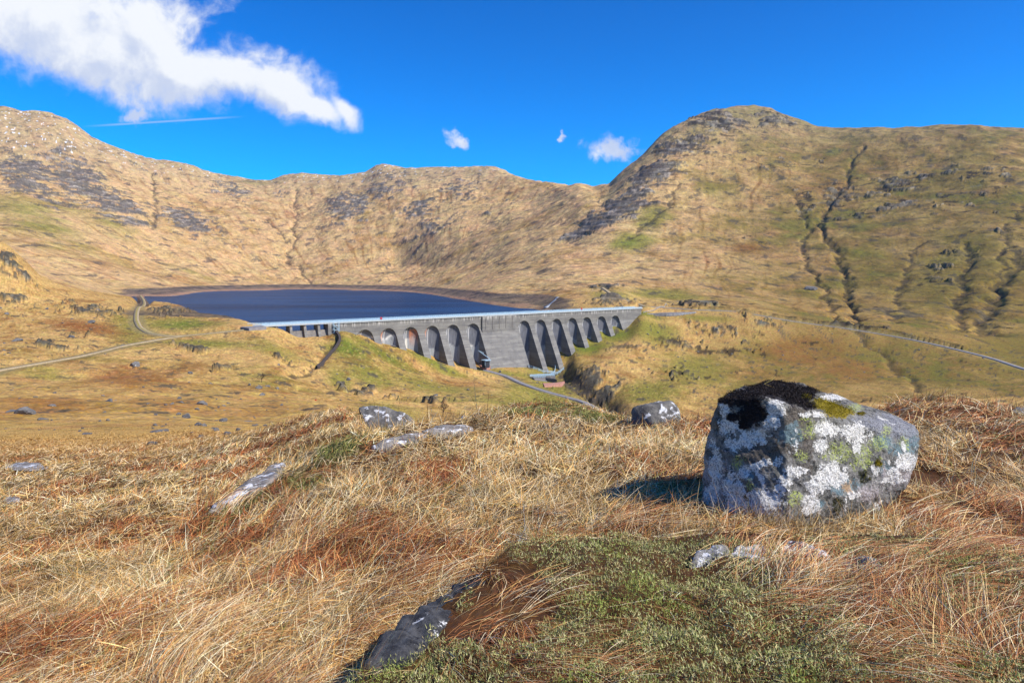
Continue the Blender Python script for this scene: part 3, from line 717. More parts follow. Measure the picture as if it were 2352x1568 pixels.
# ------------------------------------------------------------------ roads laid on the land
def concrete_like(name, c1, c2, scale=2.0, rough=.9, bump=.2, bd=.02):
    m, n, b = new_mat(name, rough, .15)
    tc = n.node('ShaderNodeTexCoord').outputs['Object']
    f = n.noise(tc, scale, 8, .62)
    n.l.new(n.mix(n.ss(f, .3, .7), c1, c2), b.inputs['Base Color'])
    bp = n.node('ShaderNodeBump'); bp.inputs['Strength'].default_value = bump; bp.inputs['Distance'].default_value = bd
    n.l.new(f, bp.inputs['Height']); n.l.new(bp.outputs[0], b.inputs['Normal'])
    return m
M_gravel = concrete_like('gravel_track', S(170, 152, 120), S(142, 126, 98), .8, bump=.4, bd=.1)
M_tar = concrete_like('road_tarmac', S(136, 132, 132), S(114, 112, 112), .5)
M_verge = concrete_like('grass_verge', S(160, 142, 86), S(132, 124, 66), .6)
def ribbon(P, o0, o1, lift):
    T = np.gradient(P[:, :2], axis=0); T /= np.linalg.norm(T, axis=1)[:, None] + 1e-9
    Nn = np.stack([T[:, 1], -T[:, 0]], 1)
    L = np.concatenate([P[:, :2] + Nn * o0, (P[:, 2] + lift)[:, None]], 1)
    R = np.concatenate([P[:, :2] + Nn * o1, (P[:, 2] + lift)[:, None]], 1)
    n = len(P); V = np.concatenate([L, R])
    i = np.arange(n - 1); q = np.stack([i, i + n, i + n + 1, i + 1], 1)
    return V, q
def road(name, P, hw, mat, parts=None, lift=.08):
    V, q = ribbon(P, -hw, hw, lift)
    B_ = V.copy(); B_[:, 2] -= .7; n = len(P)
    i = np.arange(n - 1)
    q2 = np.concatenate([q, np.stack([i, i + 1, i + 1 + 2 * n, i + 2 * n], 1), np.stack([i + n, i + 3 * n, i + 1 + 3 * n, i + 1 + n], 1)])
    o = link(bpy.data.objects.new(name, np_mesh(name, np.concatenate([V, B_]), q2, mat=mat))); tag(o, kind='structure')
    return o
road('gravel_track', ROADS[0][0], .8, M_gravel)
road('gravel_track', ROADS[1][0], 1.35, M_gravel)
lp = ROADS[1][0]; V, q = ribbon(lp, -.45, .45, .13)
o = link(bpy.data.objects.new('grass_verge', np_mesh('grass_verge', V, q, mat=M_verge))); tag(o, kind='structure')
road('road', ROADS[2][0], 2.0, M_tar)
road('road', ROADS[3][0], 1.9, M_tar)
road('road', ROADS[4][0], 1.7, M_gravel)

# ------------------------------------------------------------------ water
m_water, n, b = new_mat('lake_water', .36, .09)
b.inputs['Base Color'].default_value = (*S(24, 42, 92), 1); b.inputs['IOR'].default_value = 1.33
tc = n.node('ShaderNodeTexCoord').outputs['Object']
wv = n.noise(n.mapping(tc, rot=(0, 0, .3), scale=(1, 2.2, 1)), .35, 5, .6)
wl = n.noise(n.mapping(tc, rot=(0, 0, .1), scale=(.3, 1.6, 1)), .012, 4, .55)
bp = n.node('ShaderNodeBump'); bp.inputs['Strength'].default_value = 1.0; bp.inputs['Distance'].default_value = .9
n.l.new(wv, bp.inputs['Height']); n.l.new(bp.outputs[0], b.inputs['Normal'])
n.l.new(n.mix(n.ss(wl, .35, .65), S(4, 38, 68), S(20, 62, 98)), b.inputs['Base Color'])
a0 = dam_pt(-40, -4); a1 = dam_pt(LEN + 10, -4)
pts = [a0, a1, (140, 760), (120, 1100), (150, 1900), (-800, 1950), (-900, 1000), (-420, 560)]
me = bpy.data.meshes.new('lake_water'); me.from_pydata([(p[0], p[1], -32) for p in pts], [], [tuple(range(len(pts)))]); me.materials.append(m_water)
tag(link(bpy.data.objects.new('lake_water', me)), kind='structure')

# ------------------------------------------------------------------ mesh boxes
class MB:
    def __init__(s): s.v = []; s.f = []
    def box(s, x0, x1, y0, y1, z0, z1):
        i = len(s.v); s.v += [(x, y, z) for z in (z0, z1) for y in (y0, y1) for x in (x0, x1)]
        s.f += [tuple(i + k for k in q) for q in ((0, 2, 3, 1), (4, 5, 7, 6), (0, 1, 5, 4), (2, 6, 7, 3), (0, 4, 6, 2), (1, 3, 7, 5))]
    def prism(s, pts, axis0, axis1):
        """pts in (y, z); extruded along x from axis0 to axis1"""
        i = len(s.v); n = len(pts)
        s.v += [(axis0, y, z) for y, z in pts] + [(axis1, y, z) for y, z in pts]
        s.f += [tuple(i + k for k in range(n)), tuple(i + n + k for k in reversed(range(n)))]
        s.f += [(i + k, i + n + k, i + n + (k + 1) % n, i + (k + 1) % n) for k in range(n)]
    def bar(s, a, b, r, n=6, r2=None):
        a = Vector(a); b = Vector(b); d = (b - a).normalized(); u = d.orthogonal().normalized(); w_ = d.cross(u); r2 = r if r2 is None else r2
        i = len(s.v)
        for c, rr in ((a, r), (b, r2)):
            for k in range(n):
                t = 2 * math.pi * k / n; s.v.append(tuple(c + (u * math.cos(t) + w_ * math.sin(t)) * rr))
        s.f += [(i + k, i + (k + 1) % n, i + n + (k + 1) % n, i + n + k) for k in range(n)]
        s.f += [tuple(i + k for k in reversed(range(n))), tuple(i + n + k for k in range(n))]
    def build(s, name, mat, parent=None, smooth=False):
        me = bpy.data.meshes.new(name); me.from_pydata(s.v, [], s.f); me.materials.append(mat)
        bm = bmesh.new(); bm.from_mesh(me); bmesh.ops.recalc_face_normals(bm, faces=bm.faces); bm.to_mesh(me); bm.free()
        for p in me.polygons: p.use_smooth = smooth
        return link(bpy.data.objects.new(name, me), parent)

# ------------------------------------------------------------------ the dam
m_con, n, b = new_mat('dam_concrete', .92, .12)
tc = n.node('ShaderNodeTexCoord').outputs['Object']
lift = n.noise(n.mapping(tc, scale=(.04, .04, .9)), 1.0, 3, .6)
panel = n.noise(n.mapping(tc, scale=(.09, .03, .35)), 1.0, 2, .5)
blo = n.noise(tc, .22, 8, .65); runs = n.noise(n.mapping(tc, scale=(1.3, 1.3, .07)), 1.0, 5, .65)
cc = n.mix(n.ss(lift, .3, .7), S(114, 111, 106), S(135, 132, 124))
cc = n.mix(n.math('MULTIPLY', n.ss(panel, .45, .6), .35), cc, S(96, 94, 92))
cc = n.mix(n.math('MULTIPLY', n.ss(blo, .42, .72), .5), cc, S(88, 86, 84))
cc = n.mix(n.math('MULTIPLY', n.ss(runs, .56, .72), .55), cc, S(85, 84, 84))
wsep = n.node('ShaderNodeSeparateXYZ'); n.l.new(tc, wsep.inputs[0])
top = n.ss(wsep.outputs[2], -5.5, -2.0)
cc = n.mix(n.math('MULTIPLY', n.math('MULTIPLY', n.ss(runs, .5, .62), top), .85), cc, S(195, 190, 182))
# day-work joints between concrete lifts
jz = n.math('ABSOLUTE', n.math('SUBTRACT', n.math('FRACT', n.math('DIVIDE', wsep.outputs[2], 1.5)), .5))
cc = n.mix(n.math('MULTIPLY', n.ss(jz, .44, .49), .35), cc, S(77, 77, 76))
n.l.new(cc, b.inputs['Base Color'])
bp = n.node('ShaderNodeBump'); bp.inputs['Strength'].default_value = .5; bp.inputs['Distance'].default_value = .15
n.l.new(blo, bp.inputs['Height']); n.l.new(bp.outputs[0], b.inputs['Normal'])
M_rail = concrete_like('painted_rail', S(168, 194, 206), S(146, 172, 188), 1.0, .6, .05)
M_kerb = concrete_like('pale_concrete', S(176, 180, 178), S(148, 152, 152), 1.5)
M_dark = concrete_like('dark_steel', S(44, 48, 54), S(62, 64, 68), 1.5)
M_wallc = concrete_like('weathered_concrete', S(132, 126, 118), S(100, 96, 92), .5, bump=.3, bd=.1)
M_stone = concrete_like('dark_stonework', S(92, 82, 76), S(60, 54, 52), 1.2, bump=.5, bd=.2)
M_white = concrete_like('white_stain', S(214, 212, 206), S(184, 180, 172), .6)
M_red = concrete_like('red_paint', S(200, 30, 44), S(180, 24, 36), 3)
M_pink = concrete_like('pink_gravel', S(186, 138, 120), S(164, 116, 100), .9, bump=.3, bd=.1)

dam = bpy.data.objects.new('dam', None); link(dam)
dam.location = (A[0], A[1], ZC); dam.rotation_euler = (0, 0, math.atan2(DD[1], DD[0]))
tag(dam, 'grey concrete buttress dam with thirteen arched bays holding back the lake', 'dam')
# local axes: x along the crest, y upstream, z up from the railing top
prof = [(6.0, -1.95), (-K0, -1.95), (-K0, ZK), (-(K0 + BAT * (60 + ZK)), -60), (6.0, -60)]
mb = MB(); mb.prism(prof, P1, LEN + 1)
wall_o = mb.build('dam_wall', m_con, dam)
sp_ = np.diff(BAYS); RAD = [.355 * (sp_[min(i, 11)] if i != 5 else sp_[4]) for i in range(13)]
RAD = [min(r, 5.6) for r in RAD]
APEX = [-6.3] * 13
bays_b = MB()
YC = -2.3; RY = 2.7                                                 # centre line of the round backs
for p, r, ap in zip(BAYS, RAD, APEX):
    bm = bmesh.new(); zs = ap - r
    for k in range(25):
        t = math.pi * k / 24
        bm.verts.new((p + r * math.cos(t), YC + RY * math.sin(t), -70))
        bm.verts.new((p + r * math.cos(t), -50, zs + r * math.sin(t)))
        for e in range(0, 9):
            q = math.pi / 2 * e / 9
            bm.verts.new((p + r * math.cos(t) * math.cos(q), YC + RY * math.sin(t) * math.cos(q), zs + r * math.sin(q)))
    bm.verts.new((p, YC, ap)); bm.verts.new((p - r, -50, -70)); bm.verts.new((p + r, -50, -70))
    bmesh.ops.convex_hull(bm, input=bm.verts)
    bm.verts.ensure_lookup_table(); i0 = len(bays_b.v)
    idx = {v: i0 + k for k, v in enumerate(bm.verts)}
    bays_b.v += [tuple(v.co) for v in bm.verts]; bays_b.f += [tuple(idx[v] for v in f.verts) for f in bm.faces]; bm.free()
cut = bays_b.build('cut', m_con)
cut.location = dam.location; cut.rotation_euler = dam.rotation_euler
bpy.context.view_layer.update()
bo = wall_o.modifiers.new('b', 'BOOLEAN'); bo.operation = 'DIFFERENCE'; bo.object = cut; bo.solver = 'EXACT'
bpy.context.view_layer.update()
ev = wall_o.evaluated_get(bpy.context.evaluated_depsgraph_get())
nm = bpy.data.meshes.new_from_object(ev); wall_o.modifiers.clear(); wall_o.data = nm
nm.materials.clear(); nm.materials.append(m_con)
bpy.data.objects.remove(cut)
# curved back wall of every hollow, a fine skin with its own tones and stains
m_rec, n, b = new_mat('recess_concrete', .9, .12)
at = n.node('ShaderNodeAttribute', attribute_name='Col'); tc = n.node('ShaderNodeTexCoord').outputs['Object']
f = n.noise(n.mapping(tc, scale=(1.2, 1.2, .25)), 1.0, 6, .65)
vm = n.node('ShaderNodeVectorMath', operation='SCALE'); n.l.new(at.outputs['Color'], vm.inputs[0]); n.l.new(n.lin(f, .25, .75, .72, 1.3), vm.inputs[3])
n.l.new(vm.outputs[0], b.inputs['Base Color'])
for bi, (p, r) in enumerate(zip(BAYS, RAD)):
    na, nz = 28, 70
    ap = APEX[bi]; zs = ap - r; rr = r - .05
    t = np.linspace(.02, math.pi - .02, na)
    lv = np.concatenate([np.linspace(-62, zs, 48), zs + rr * np.sin(np.linspace(.03, math.pi / 2 - .02, 22))])
    rad = np.concatenate([np.full(48, rr), rr * np.cos(np.linspace(.03, math.pi / 2 - .02, 22))])
    T_, Z_ = np.meshgrid(t, lv); R_ = np.repeat(rad[:, None], na, 1)
    Zt = Z_
    V = np.stack([(p - R_ * np.cos(T_)).ravel(), (YC + (RY - .05) * R_ / rr * np.sin(T_)).ravel(), Zt.ravel()], 1)
    q = []
    for j in range(nz - 1):
        for i in range(na - 1):
            q.append((j * na + i, j * na + i + 1, (j + 1) * na + i + 1, (j + 1) * na + i))
    uu = T_.ravel() / math.pi; zv = Zt.ravel()
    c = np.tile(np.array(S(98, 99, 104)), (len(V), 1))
    tone_edge = [-12, -12, -14, -22, -20, -21, -30, -26, -27, -22, -21, -17, -14][bi] + 1.2 * np.sin(uu * 9 + bi)
    low = (zv < tone_edge)[:, None]
    c = np.where(low, np.array(S(138, 140, 140)), c)  # darker grey above a wavy level set per bay, paler grey below
    st = fbm(uu * 8 + bi * 9, zv * .12, 1.0, 3, 200 + bi)
    c = c * (1 + .35 * st[:, None])
    for (cu_, wd) in ((.30, .022), (.40, .022)):           # two pale drainage runs with rungs
        k = np.exp(-((uu - cu_) / wd) ** 2) * (zv > -34)
        c = c * (1 - .7 * k[:, None]) + np.array(S(205, 203, 196)) * .7 * k[:, None]
    if bi in (0, 1, 5, 12):
        k = np.exp(-((zv - tone_edge) / .8) ** 2) * sst(fbm(uu * 6, zv * .3, 1.0, 2, 210 + bi), -.3, .2); c = c * (1 - .8 * k[:, None]) + np.array(S(212, 208, 198)) * .8 * k[:, None]
    if bi in (1, 2, 3):
        k = ((uu > .55) if bi == 2 else (uu < .32)) * sst(zv, -21, -10) * (zv < -8) * (.55 + .7 * st); k = np.clip(k, 0, 1)
        c = c * (1 - .85 * k[:, None]) + np.array(S(186, 108, 52)) * .85 * k[:, None]
    if bi == 2:
        k = sst(zv, -60, -12) * 0 + (np.abs(uu - .42) < .06) * (zv < -14); c = c * (1 - .7 * k[:, None]) + np.array(S(214, 206, 188)) * .7 * k[:, None]
    o = link(bpy.data.objects.new('recess_wall', np_mesh('recess_wall', V, q, mat=m_rec, col=np.clip(c, .01, .9))), dam)
# block in the middle, with its dark left edge
pb0 = on_face(*z2(388, 440), k=3.5)[0]; pb1 = on_face(*z2(692, 440), k=3.5)[0]
mb = MB(); mb.prism([(-2.4, -2.0), (-3.7, -2.0), (-3.7, ZK - 2.3), (-2.4, ZK - .2)], pb0, pb1); mb.build('spillway_block', m_con, dam)
for k in range(5):
    x = pb0 + (pb1 - pb0) * (k + .5) / 5
    mb = MB(); mb.box(x - .2, x + .2, -3.95, -3.65, -10.6, -2.2); mb.build('pilaster', M_wallc, dam)
# spillway: low weir wall, four piers, deck over the whole crest
mb = MB(); mb.prism([(1.5, -5.2), (-.6, -5.2), (-.9, -6.5), (-6.5, -24), (1.5, -24)], -2, P1); mb.build('weir_wall', M_wallc, dam)
for (sx, sy) in ((478, 510), (610, 512), (740, 510), (866, 495)):
    p = on_face(*z1(sx, sy), k=1.5)[0]
    mb = MB(); mb.prism([(3.0, -1.9), (-2.2, -1.9), (-2.6, -6), (-5.5, -14), (3.0, -14)], p - .7, p + .7); mb.build('pier', m_con, dam)
mb = MB(); mb.prism([(3.0, -1.9), (-3.0, -1.9), (-3.0, -7), (-8, -24), (3, -24)], P1 - 3.2, P1 - .02); mb.build('pier', m_con, dam)
mb = MB(); mb.box(-6, LEN + 2, -3.1, 4.9, -1.9, -1.1); mb.build('deck', M_kerb, dam)
for yy_ in (-2.9, 4.6):
    mb = MB()
    nx = int((LEN + 6.5) / 1.6)
    for k in range(nx + 1):
        x = -5.5 + k * 1.6; mb.box(x - .07, x + .07, yy_ - .07, yy_ + .07, -1.1, 0)
    for zz in (-.04, -.38, -.7):
        mb.box(-5.5, LEN + 1.2, yy_ - .05, yy_ + .05, zz - .06, zz + .05)
    mb.box(-5.5, LEN + 1.2, yy_ - .14, yy_ + .14, -1.1, -.86)
    mb.build('railing', M_rail, dam)
# stair tower beside the spillway
xs = on_face(*z1(1035, 500), k=4.5)[0]
for dx_ in (-1.6, 1.6):
    for dy_ in (-4.6, -3.3): mb = MB(); mb.box(xs + dx_ - .1, xs + dx_ + .1, dy_ - .1, dy_ + .1, -14, -1.2); mb.build('stair_post', M_rail, dam)
mb = MB()
for k in range(5):
    z = -3 - k * 2.4; mb.box(xs - 1.7, xs + 1.7, -4.7, -3.2, z - .1, z + .02)
    mb.bar((xs - 1.5, -4.0, z), (xs + 1.5, -4.0, z - 2.3), .18, 4)
mb.build('stair', M_rail, dam)
# gantry with a hoist in the sixth bay
xh = BAYS[5] + 1.5
mb = MB(); zb_ = FEET[6][2] + 6
mb.bar((xh - 3, -10, zb_ + 5), (xh + 1, -17, zb_), .22, 5); mb.bar((xh - 3, -10, zb_ + 5), (xh - 3, -16, zb_ + 4), .2, 5)
mb.box(xh - 3, xh + 1.6, -18, -13, zb_ - 1.2, zb_ - .8); mb.bar((xh + 1, -17, zb_), (xh + 1, -17, zb_ - 4.5), .2, 5); mb.bar((xh - 2.6, -17, zb_ - 1), (xh - 2.6, -17, zb_ - 4.5), .2, 5)
mb.build('gantry', M_rail, dam)
mb = MB(); mb.box(xh - 2.6, xh + 1, -17.2, -13.6, zb_ - 6, zb_ - 1.3); mb.build('outlet_door', M_dark, dam)

def dam_world(p, k, z):                                   # k: downstream offset
    q = dam_pt(p, k); return (float(q[0]), float(q[1]), ZC + z)
# red lifebuoys on the crest railing
def torus_buoy(name, loc, R_, r_, mat, label, group):
    bm = bmesh.new(); n1, n2 = 18, 8; vs = []
    for i in range(n1):
        a = 2 * math.pi * i / n1
        for j in range(n2):
            c = 2 * math.pi * j / n2; rr = R_ + r_ * math.cos(c)
            vs.append(bm.verts.new((rr * math.cos(a), r_ * math.sin(c), rr * math.sin(a))))
    for i in range(n1):
        for j in range(n2):
            bm.faces.new((vs[i*n2+j], vs[i*n2+(j+1) % n2], vs[((i+1) % n1)*n2+(j+1) % n2], vs[((i+1) % n1)*n2+j]))
    bmesh.ops.recalc_face_normals(bm, faces=bm.faces)
    me = bpy.data.meshes.new(name); bm.to_mesh(me); bm.free(); me.materials.append(mat)
    for p in me.polygons: p.use_smooth = True
    o = link(bpy.data.objects.new(name, me)); o.location = loc; o.rotation_euler = dam.rotation_euler; tag(o, label, 'lifebuoy', group); return o
p = on_face(*z1(1443, 412), k=3)[0]; torus_buoy('lifebuoy', dam_world(p, 3.1, -.1), .5, .26, M_red, 'small red lifebuoy on the crest railing above the second arch from the left', 'red lifebuoys on the dam railing')
p = on_face(*z2(1300, 328), k=3)[0]; torus_buoy('lifebuoy', dam_world(p, 3.1, .2), .5, .26, M_red, 'small red lifebuoy on the crest railing above the right hand arches', 'red lifebuoys on the dam railing')

# ------------------------------------------------------------------ walls, bridges and fences round the dam
def strip_wall(name, P, hw, h, mat, label, cat, sink=1.0, parent=None):
    """wall along a line of ground points"""
    P = np.array(P); T = np.gradient(P[:, :2], axis=0); T /= np.linalg.norm(T, axis=1)[:, None]
    Nn = np.stack([T[:, 1], -T[:, 0]], 1); n = len(P)
    V = np.concatenate([np.c_[P[:, :2] - Nn * hw, P[:, 2] - sink], np.c_[P[:, :2] + Nn * hw, P[:, 2] - sink], np.c_[P[:, :2] + Nn * hw, P[:, 2] + h], np.c_[P[:, :2] - Nn * hw, P[:, 2] + h]])
    i = np.arange(n - 1); q = np.concatenate([np.stack([i + a * n, i + b_ * n, i + 1 + b_ * n, i + 1 + a * n], 1) for a, b_ in ((0, 1), (1, 2), (2, 3), (3, 0))])
    q = np.concatenate([q, [[0, 3 * n, 2 * n, n], [n - 1, 2 * n - 1, 3 * n - 1, 4 * n - 1]]])
    o = link(bpy.data.objects.new(name, np_mesh(name, V, q, mat=mat, smooth=False)), parent)
    if label: tag(o, label, cat)
    return o
def onland(P):
    P = P.copy(); P[:, 2] = land(P[:, 0], P[:, 1]); return P
P = path([z1(995, 525), z1(1030, 560), z1(1058, 585), z1(1062, 640), z1(1030, 700), z1(960, 775), z1(900, 835), z1(868, 862), z1(872, 900)], ymin=200)
P = onland(resample(P, 3)); P[:, 2] = np.convolve(np.pad(P[:, 2], 2, 'edge'), np.ones(5) / 5, 'valid')
strip_wall('training_wall', P, .6, 1.3, M_stone, 'dark stone wall winding downhill from the left end of the dam', 'wall')
# pale culvert block below the spillway
c = hit(*z1(900, 575), ymin=200); c[2] = G(c[0], c[1])
mb = MB(); mb.prism([(-1.2, -1), (-1.2, 3.4), (1.2, 4.4), (1.2, -1)], -4.5, 3.5); mb.prism([(-3.4, -1), (-3.4, 1.0), (-1.21, 3.2), (-1.21, -1)], 3.0, 3.9)
mb.box(-5.2, -4.4, -3.4, 1.2, -1, 2.6)
o = mb.build('culvert_block', M_white); o.location = c; o.rotation_euler = dam.rotation_euler; tag(o, 'pale concrete block below the spillway at the left end of the dam', 'concrete block')
# gravel pads
def pad(name, px, mat, ymin=0, f=None):
    P = path(px, ymin); zc_ = float(np.max(land(P[:, 0], P[:, 1]))) + .15
    n = len(P); V = [(a[0], a[1], zc_) for a in P] + [(a[0], a[1], zc_ - 2.5) for a in P]
    me = bpy.data.meshes.new(name)
    me.from_pydata(V, [], [tuple(range(n))] + [(i, (i + 1) % n, n + (i + 1) % n, n + i) for i in range(n)]); me.materials.append(mat)
    bm = bmesh.new(); bm.from_mesh(me); bmesh.ops.recalc_face_normals(bm, faces=bm.faces); bm.to_mesh(me); bm.free()
    return tag(link(bpy.data.objects.new(name, me)), kind='structure'), zc_
pad('gravel_pad', [z1(150, 500), z1(330, 490), z1(390, 530), z1(230, 545)], M_tar, 250)
pad('gravel_pad', [z2(1900, 385), z2(2120, 372), z2(2352, 366), z2(2340, 378), z2(2150, 405), z2(2080, 408), z2(1960, 392)], M_tar, 400)
# low wall where the track meets the left end
c0 = hit(*z1(215, 478), ymin=300); c1 = hit(*z1(335, 482), ymin=300)
P = np.array([c0 + (c1 - c0) * t for t in np.linspace(0, 1, 8)]); P[:, 2] = ZC - 2.4
strip_wall('parapet_wall', P, .5, 1.6, M_wallc, 'low grey wall beside the gravel pad at the left end of the crest', 'wall', sink=2.5)

def fence(name, P, h, mat, label, step=3.0, rails=3, r=.07):
    root = link(bpy.data.objects.new(name, None)); root.location = tuple(P[0]); tag(root, label, 'railing')
    Q = resample(P, step); o0 = Vector(P[0])
    mb = MB()
    mb.box(-r, r, -r, r, -.3, h); p0 = mb.build('post', mat, root)
    for k, a in enumerate(Q):
        p_ = p0 if k == 0 else link(p0.copy(), root)
        p_.location = Vector(a) - o0
    mb = MB()
    for a, b_ in zip(Q[:-1], Q[1:]):
        for k in range(rails):
            z = h * (1 - k / rails); mb.bar(Vector(a) + Vector((0, 0, z)) - o0, Vector(b_) + Vector((0, 0, z)) - o0, r, 4)
    mb.build('rail', mat, root)
    return root
P = onland(resample(path([z2(755, 852), z2(820, 880), z2(900, 905), z2(985, 932)], 200), 3)); fence('railing', P, 1.8, M_rail, 'pale blue railing descending past the foot of the central block', r=.14)
P = path([z2(985, 936), z2(1040, 930), z2(1085, 900), z2(1138, 878)], 200); P = onland(P); P[:, 2] += 1.2
fence('railing', resample(P, 3), 1.8, M_rail, 'pale blue railing of the footbridge beside the rocky gorge', r=.15)
P = path([z2(1030, 862), z2(1060, 872), z2(1050, 905), z2(1020, 918)], 200); P = onland(P); P[:, 2] += .6
fence('railing', resample(P, 3), 1.6, M_rail, 'short pale blue railing at the foot of the tall buttress', r=.13)
# the outlet works
oc = hit(*z2(1000, 1010), 200); oc[2] = G(oc[0], oc[1])
s_ = oc[1] / FOC / 1.0884 / 3.675                           # metres per close-up pixel there
rootw = link(bpy.data.objects.new('outlet_works', None)); rootw.location = oc; rootw.rotation_euler = (0, 0, .28); tag(rootw, 'small concrete outlet works with steps below the dam at the head of the gorge', 'outlet works')
mb = MB(); mb.prism([(-7, -4), (-7, -1.0), (0.5, 2.6), (4, 2.6), (4, -4)], -10, -2.4); mb.build('retaining_wall', M_wallc, rootw)
mb = MB(); mb.box(-2.39, 5.5, 3.0, 4.4, -4, 2.9); mb.build('back_wall', M_wallc, rootw)
for k in range(9): mb = MB(); mb.box(-2.3 + k * .85, -1.9 + k * .85, -2.4 + k*.1, 2.98, -3, 2.3 - k * .12); mb.build('baffle', M_dark, rootw)
mb = MB(); mb.box(-2.38, 5.5, -2.4, 2.97, -3, -.4); mb.build('stilling_basin', M_wallc, rootw)
mb = MB(); mb.box(-11, 5.6, 4.41, 5.8, 2.3, 2.8); mb.build('bridge_deck', M_wallc, rootw)
for yy_, z0 in ((4.5, 2.8), (5.7, 2.8)):
    mb = MB()
    for k in range(12): mb.box(-11 + k * 1.5 - .1, -11 + k * 1.5 + .1, yy_ - .1, yy_ + .1, z0, z0 + 1.4)
    for z in (.5, 1.0, 1.45): mb.box(-11, 5.6, yy_ - .09, yy_ + .09, z0 + z - .09, z0 + z + .09)
    mb.build('railing', M_rail, rootw)
mb = MB()
for k in range(6): mb.box(-10 + k * 1.5 - .1, -10 + k * 1.5 + .1, .4, .6, 2.6, 3.9)
for z in (3.2, 3.9): mb.box(-10.2, -2.4, .4, .6, z - .09, z + .09)
mb.build('railing', M_rail, rootw)
pad('gravel_apron', [z2(945, 1030), z2(1060, 1040), z2(1145, 1025), z2(1110, 1055), z2(960, 1062)], M_pink, 200)
pad('gravel_apron', [z2(350, 852), z2(440, 862), z2(462, 880), z2(400, 884)], M_pink, 200)
P = onland(resample(path([z2(975, 332), z2(1030, 285), z2(1085, 238)], 560), 4)); P[:, 2] = np.linspace(P[0, 2], P[-1, 2], len(P)) 
road('slipway', P, 2.2, M_kerb, lift=.5)
# fence round the right hand verge
P = onland(resample(path([z2(1870, 378), z2(1960, 360), z2(2090, 316)], 400), 3)); fence('railing', P, 1.3, M_kerb, 'thin pale roadside railing beyond the right end of the dam', r=.1, rails=2)
P = onland(resample(path([z2(2080, 410), z2(2200, 400), z2(2352, 378)], 400), 4)); fence('railing', P, 1.3, M_kerb, 'pale safety barrier along the pad right of the dam', r=.12, rails=2)

# ------------------------------------------------------------------ rock
def rock_mat(name, base1, base2, dark, white_amt, scale=1.0):
    m, n, b = new_mat(name, .88, .25)
    tc = n.node('ShaderNodeTexCoord').outputs['Object']
    a = n.noise(tc, 4 * scale, 8, .65); c = n.noise(tc, 11 * scale, 7, .7, .4); d = n.noise(tc, 60 * scale, 5, .7); e = n.noise(tc, 2.2 * scale, 5, .6, .6)
    cc = n.mix(n.ss(a, .35, .65), base1, base2)
    cc = n.mix(n.math('MULTIPLY', n.ss(d, .5, .68), .55), cc, dark)
    cc = n.mix(n.ss(c, .60, .66), cc, dark)
    thr = .70 - .2 * white_amt
    cc = n.mix(n.ss(n.math('ADD', n.math('MULTIPLY', e, .7), n.math('MULTIPLY', c, .3)), thr - .03, thr + .015), cc, S(206, 206, 204))
    n.l.new(cc, b.inputs['Base Color'])
    bp = n.node('ShaderNodeBump'); bp.inputs['Strength'].default_value = 1.0; bp.inputs['Distance'].default_value = .05 / scale
    n.l.new(n.math('ADD', a, n.math('MULTIPLY', c, .5)), bp.inputs['Height']); n.l.new(bp.outputs[0], b.inputs['Normal'])
    return m
M_rock = rock_mat('lichened_rock', S(122, 118, 110), S(80, 78, 76), S(38, 36, 34), .6, 1.8)
M_slab = rock_mat('pale_slab_rock', S(144, 136, 126), S(98, 94, 90), S(52, 48, 46), .7, 2.6)
M_far_rock = rock_mat('hill_rock', S(122, 118, 112), S(90, 88, 86), S(52, 48, 46), .45, .35)
M_darkrock = rock_mat('dark_outcrop', S(84, 84, 84), S(44, 44, 46), S(18, 18, 18), .55, 4.0)

def fbm3(V, sc_, octv, seed):
    return (fbm(V[:, 0] + V[:, 2] * .63, V[:, 1] - V[:, 2] * .51, sc_, octv, seed, .55) + fbm(V[:, 1] + V[:, 0] * .37 + 7, V[:, 2] * 1.1 - V[:, 0] * .29, sc_, octv, seed + 50, .55) + fbm(V[:, 2] + 3, V[:, 0] + V[:, 1] * .41, sc_, octv, seed + 90, .55)) / 2
def hull_mesh(name, pts, voxel, smooth_it, mat, amp=.02, sc_=.25, seed=0, cuts=True):
    bm = bmesh.new()
    for p in pts: bm.verts.new(p)
    r = bmesh.ops.convex_hull(bm, input=bm.verts)
    bmesh.ops.delete(bm, geom=[g for g in set(r['geom_interior']) | set(r['geom_unused']) if isinstance(g, bmesh.types.BMVert)], context='VERTS')
    me = bpy.data.meshes.new(name); bm.to_mesh(me); bm.free()
    o = bpy.data.objects.new('tmp', me); COL.objects.link(o)
    mod = o.modifiers.new('r', 'REMESH'); mod.mode = 'VOXEL'; mod.voxel_size = voxel
    if smooth_it:
        ms = o.modifiers.new('s', 'SMOOTH'); ms.iterations = smooth_it; ms.factor = .8
    bpy.context.view_layer.update()
    ev = o.evaluated_get(bpy.context.evaluated_depsgraph_get()); nm = bpy.data.meshes.new_from_object(ev)
    bpy.data.objects.remove(o); nm.name = name
    V = np.empty(len(nm.vertices) * 3, np.float32); nm.vertices.foreach_get('co', V); V = V.reshape(-1, 3)
    Nv = np.empty_like(V).ravel(); nm.vertices.foreach_get('normal', Nv); Nv = Nv.reshape(-1, 3)
    h = amp * (fbm3(V, sc_, 5, seed) * 1.2 - .5 * np.abs(fbm3(V, sc_ * 1.7, 3, seed + 7)))
    V = V + Nv * h[:, None]
    nm.vertices.foreach_set('co', V.ravel().astype(np.float32))
    nm.polygons.foreach_set('use_smooth', np.ones(len(nm.polygons), bool)); nm.update()
    nm.materials.clear(); nm.materials.append(mat)
    return nm, V, Nv
NEAR_ROCKS = []
def at(dx, dy, Y):
    u, t = pix(dx, dy); return Vector((u * Y, Y, t * Y))
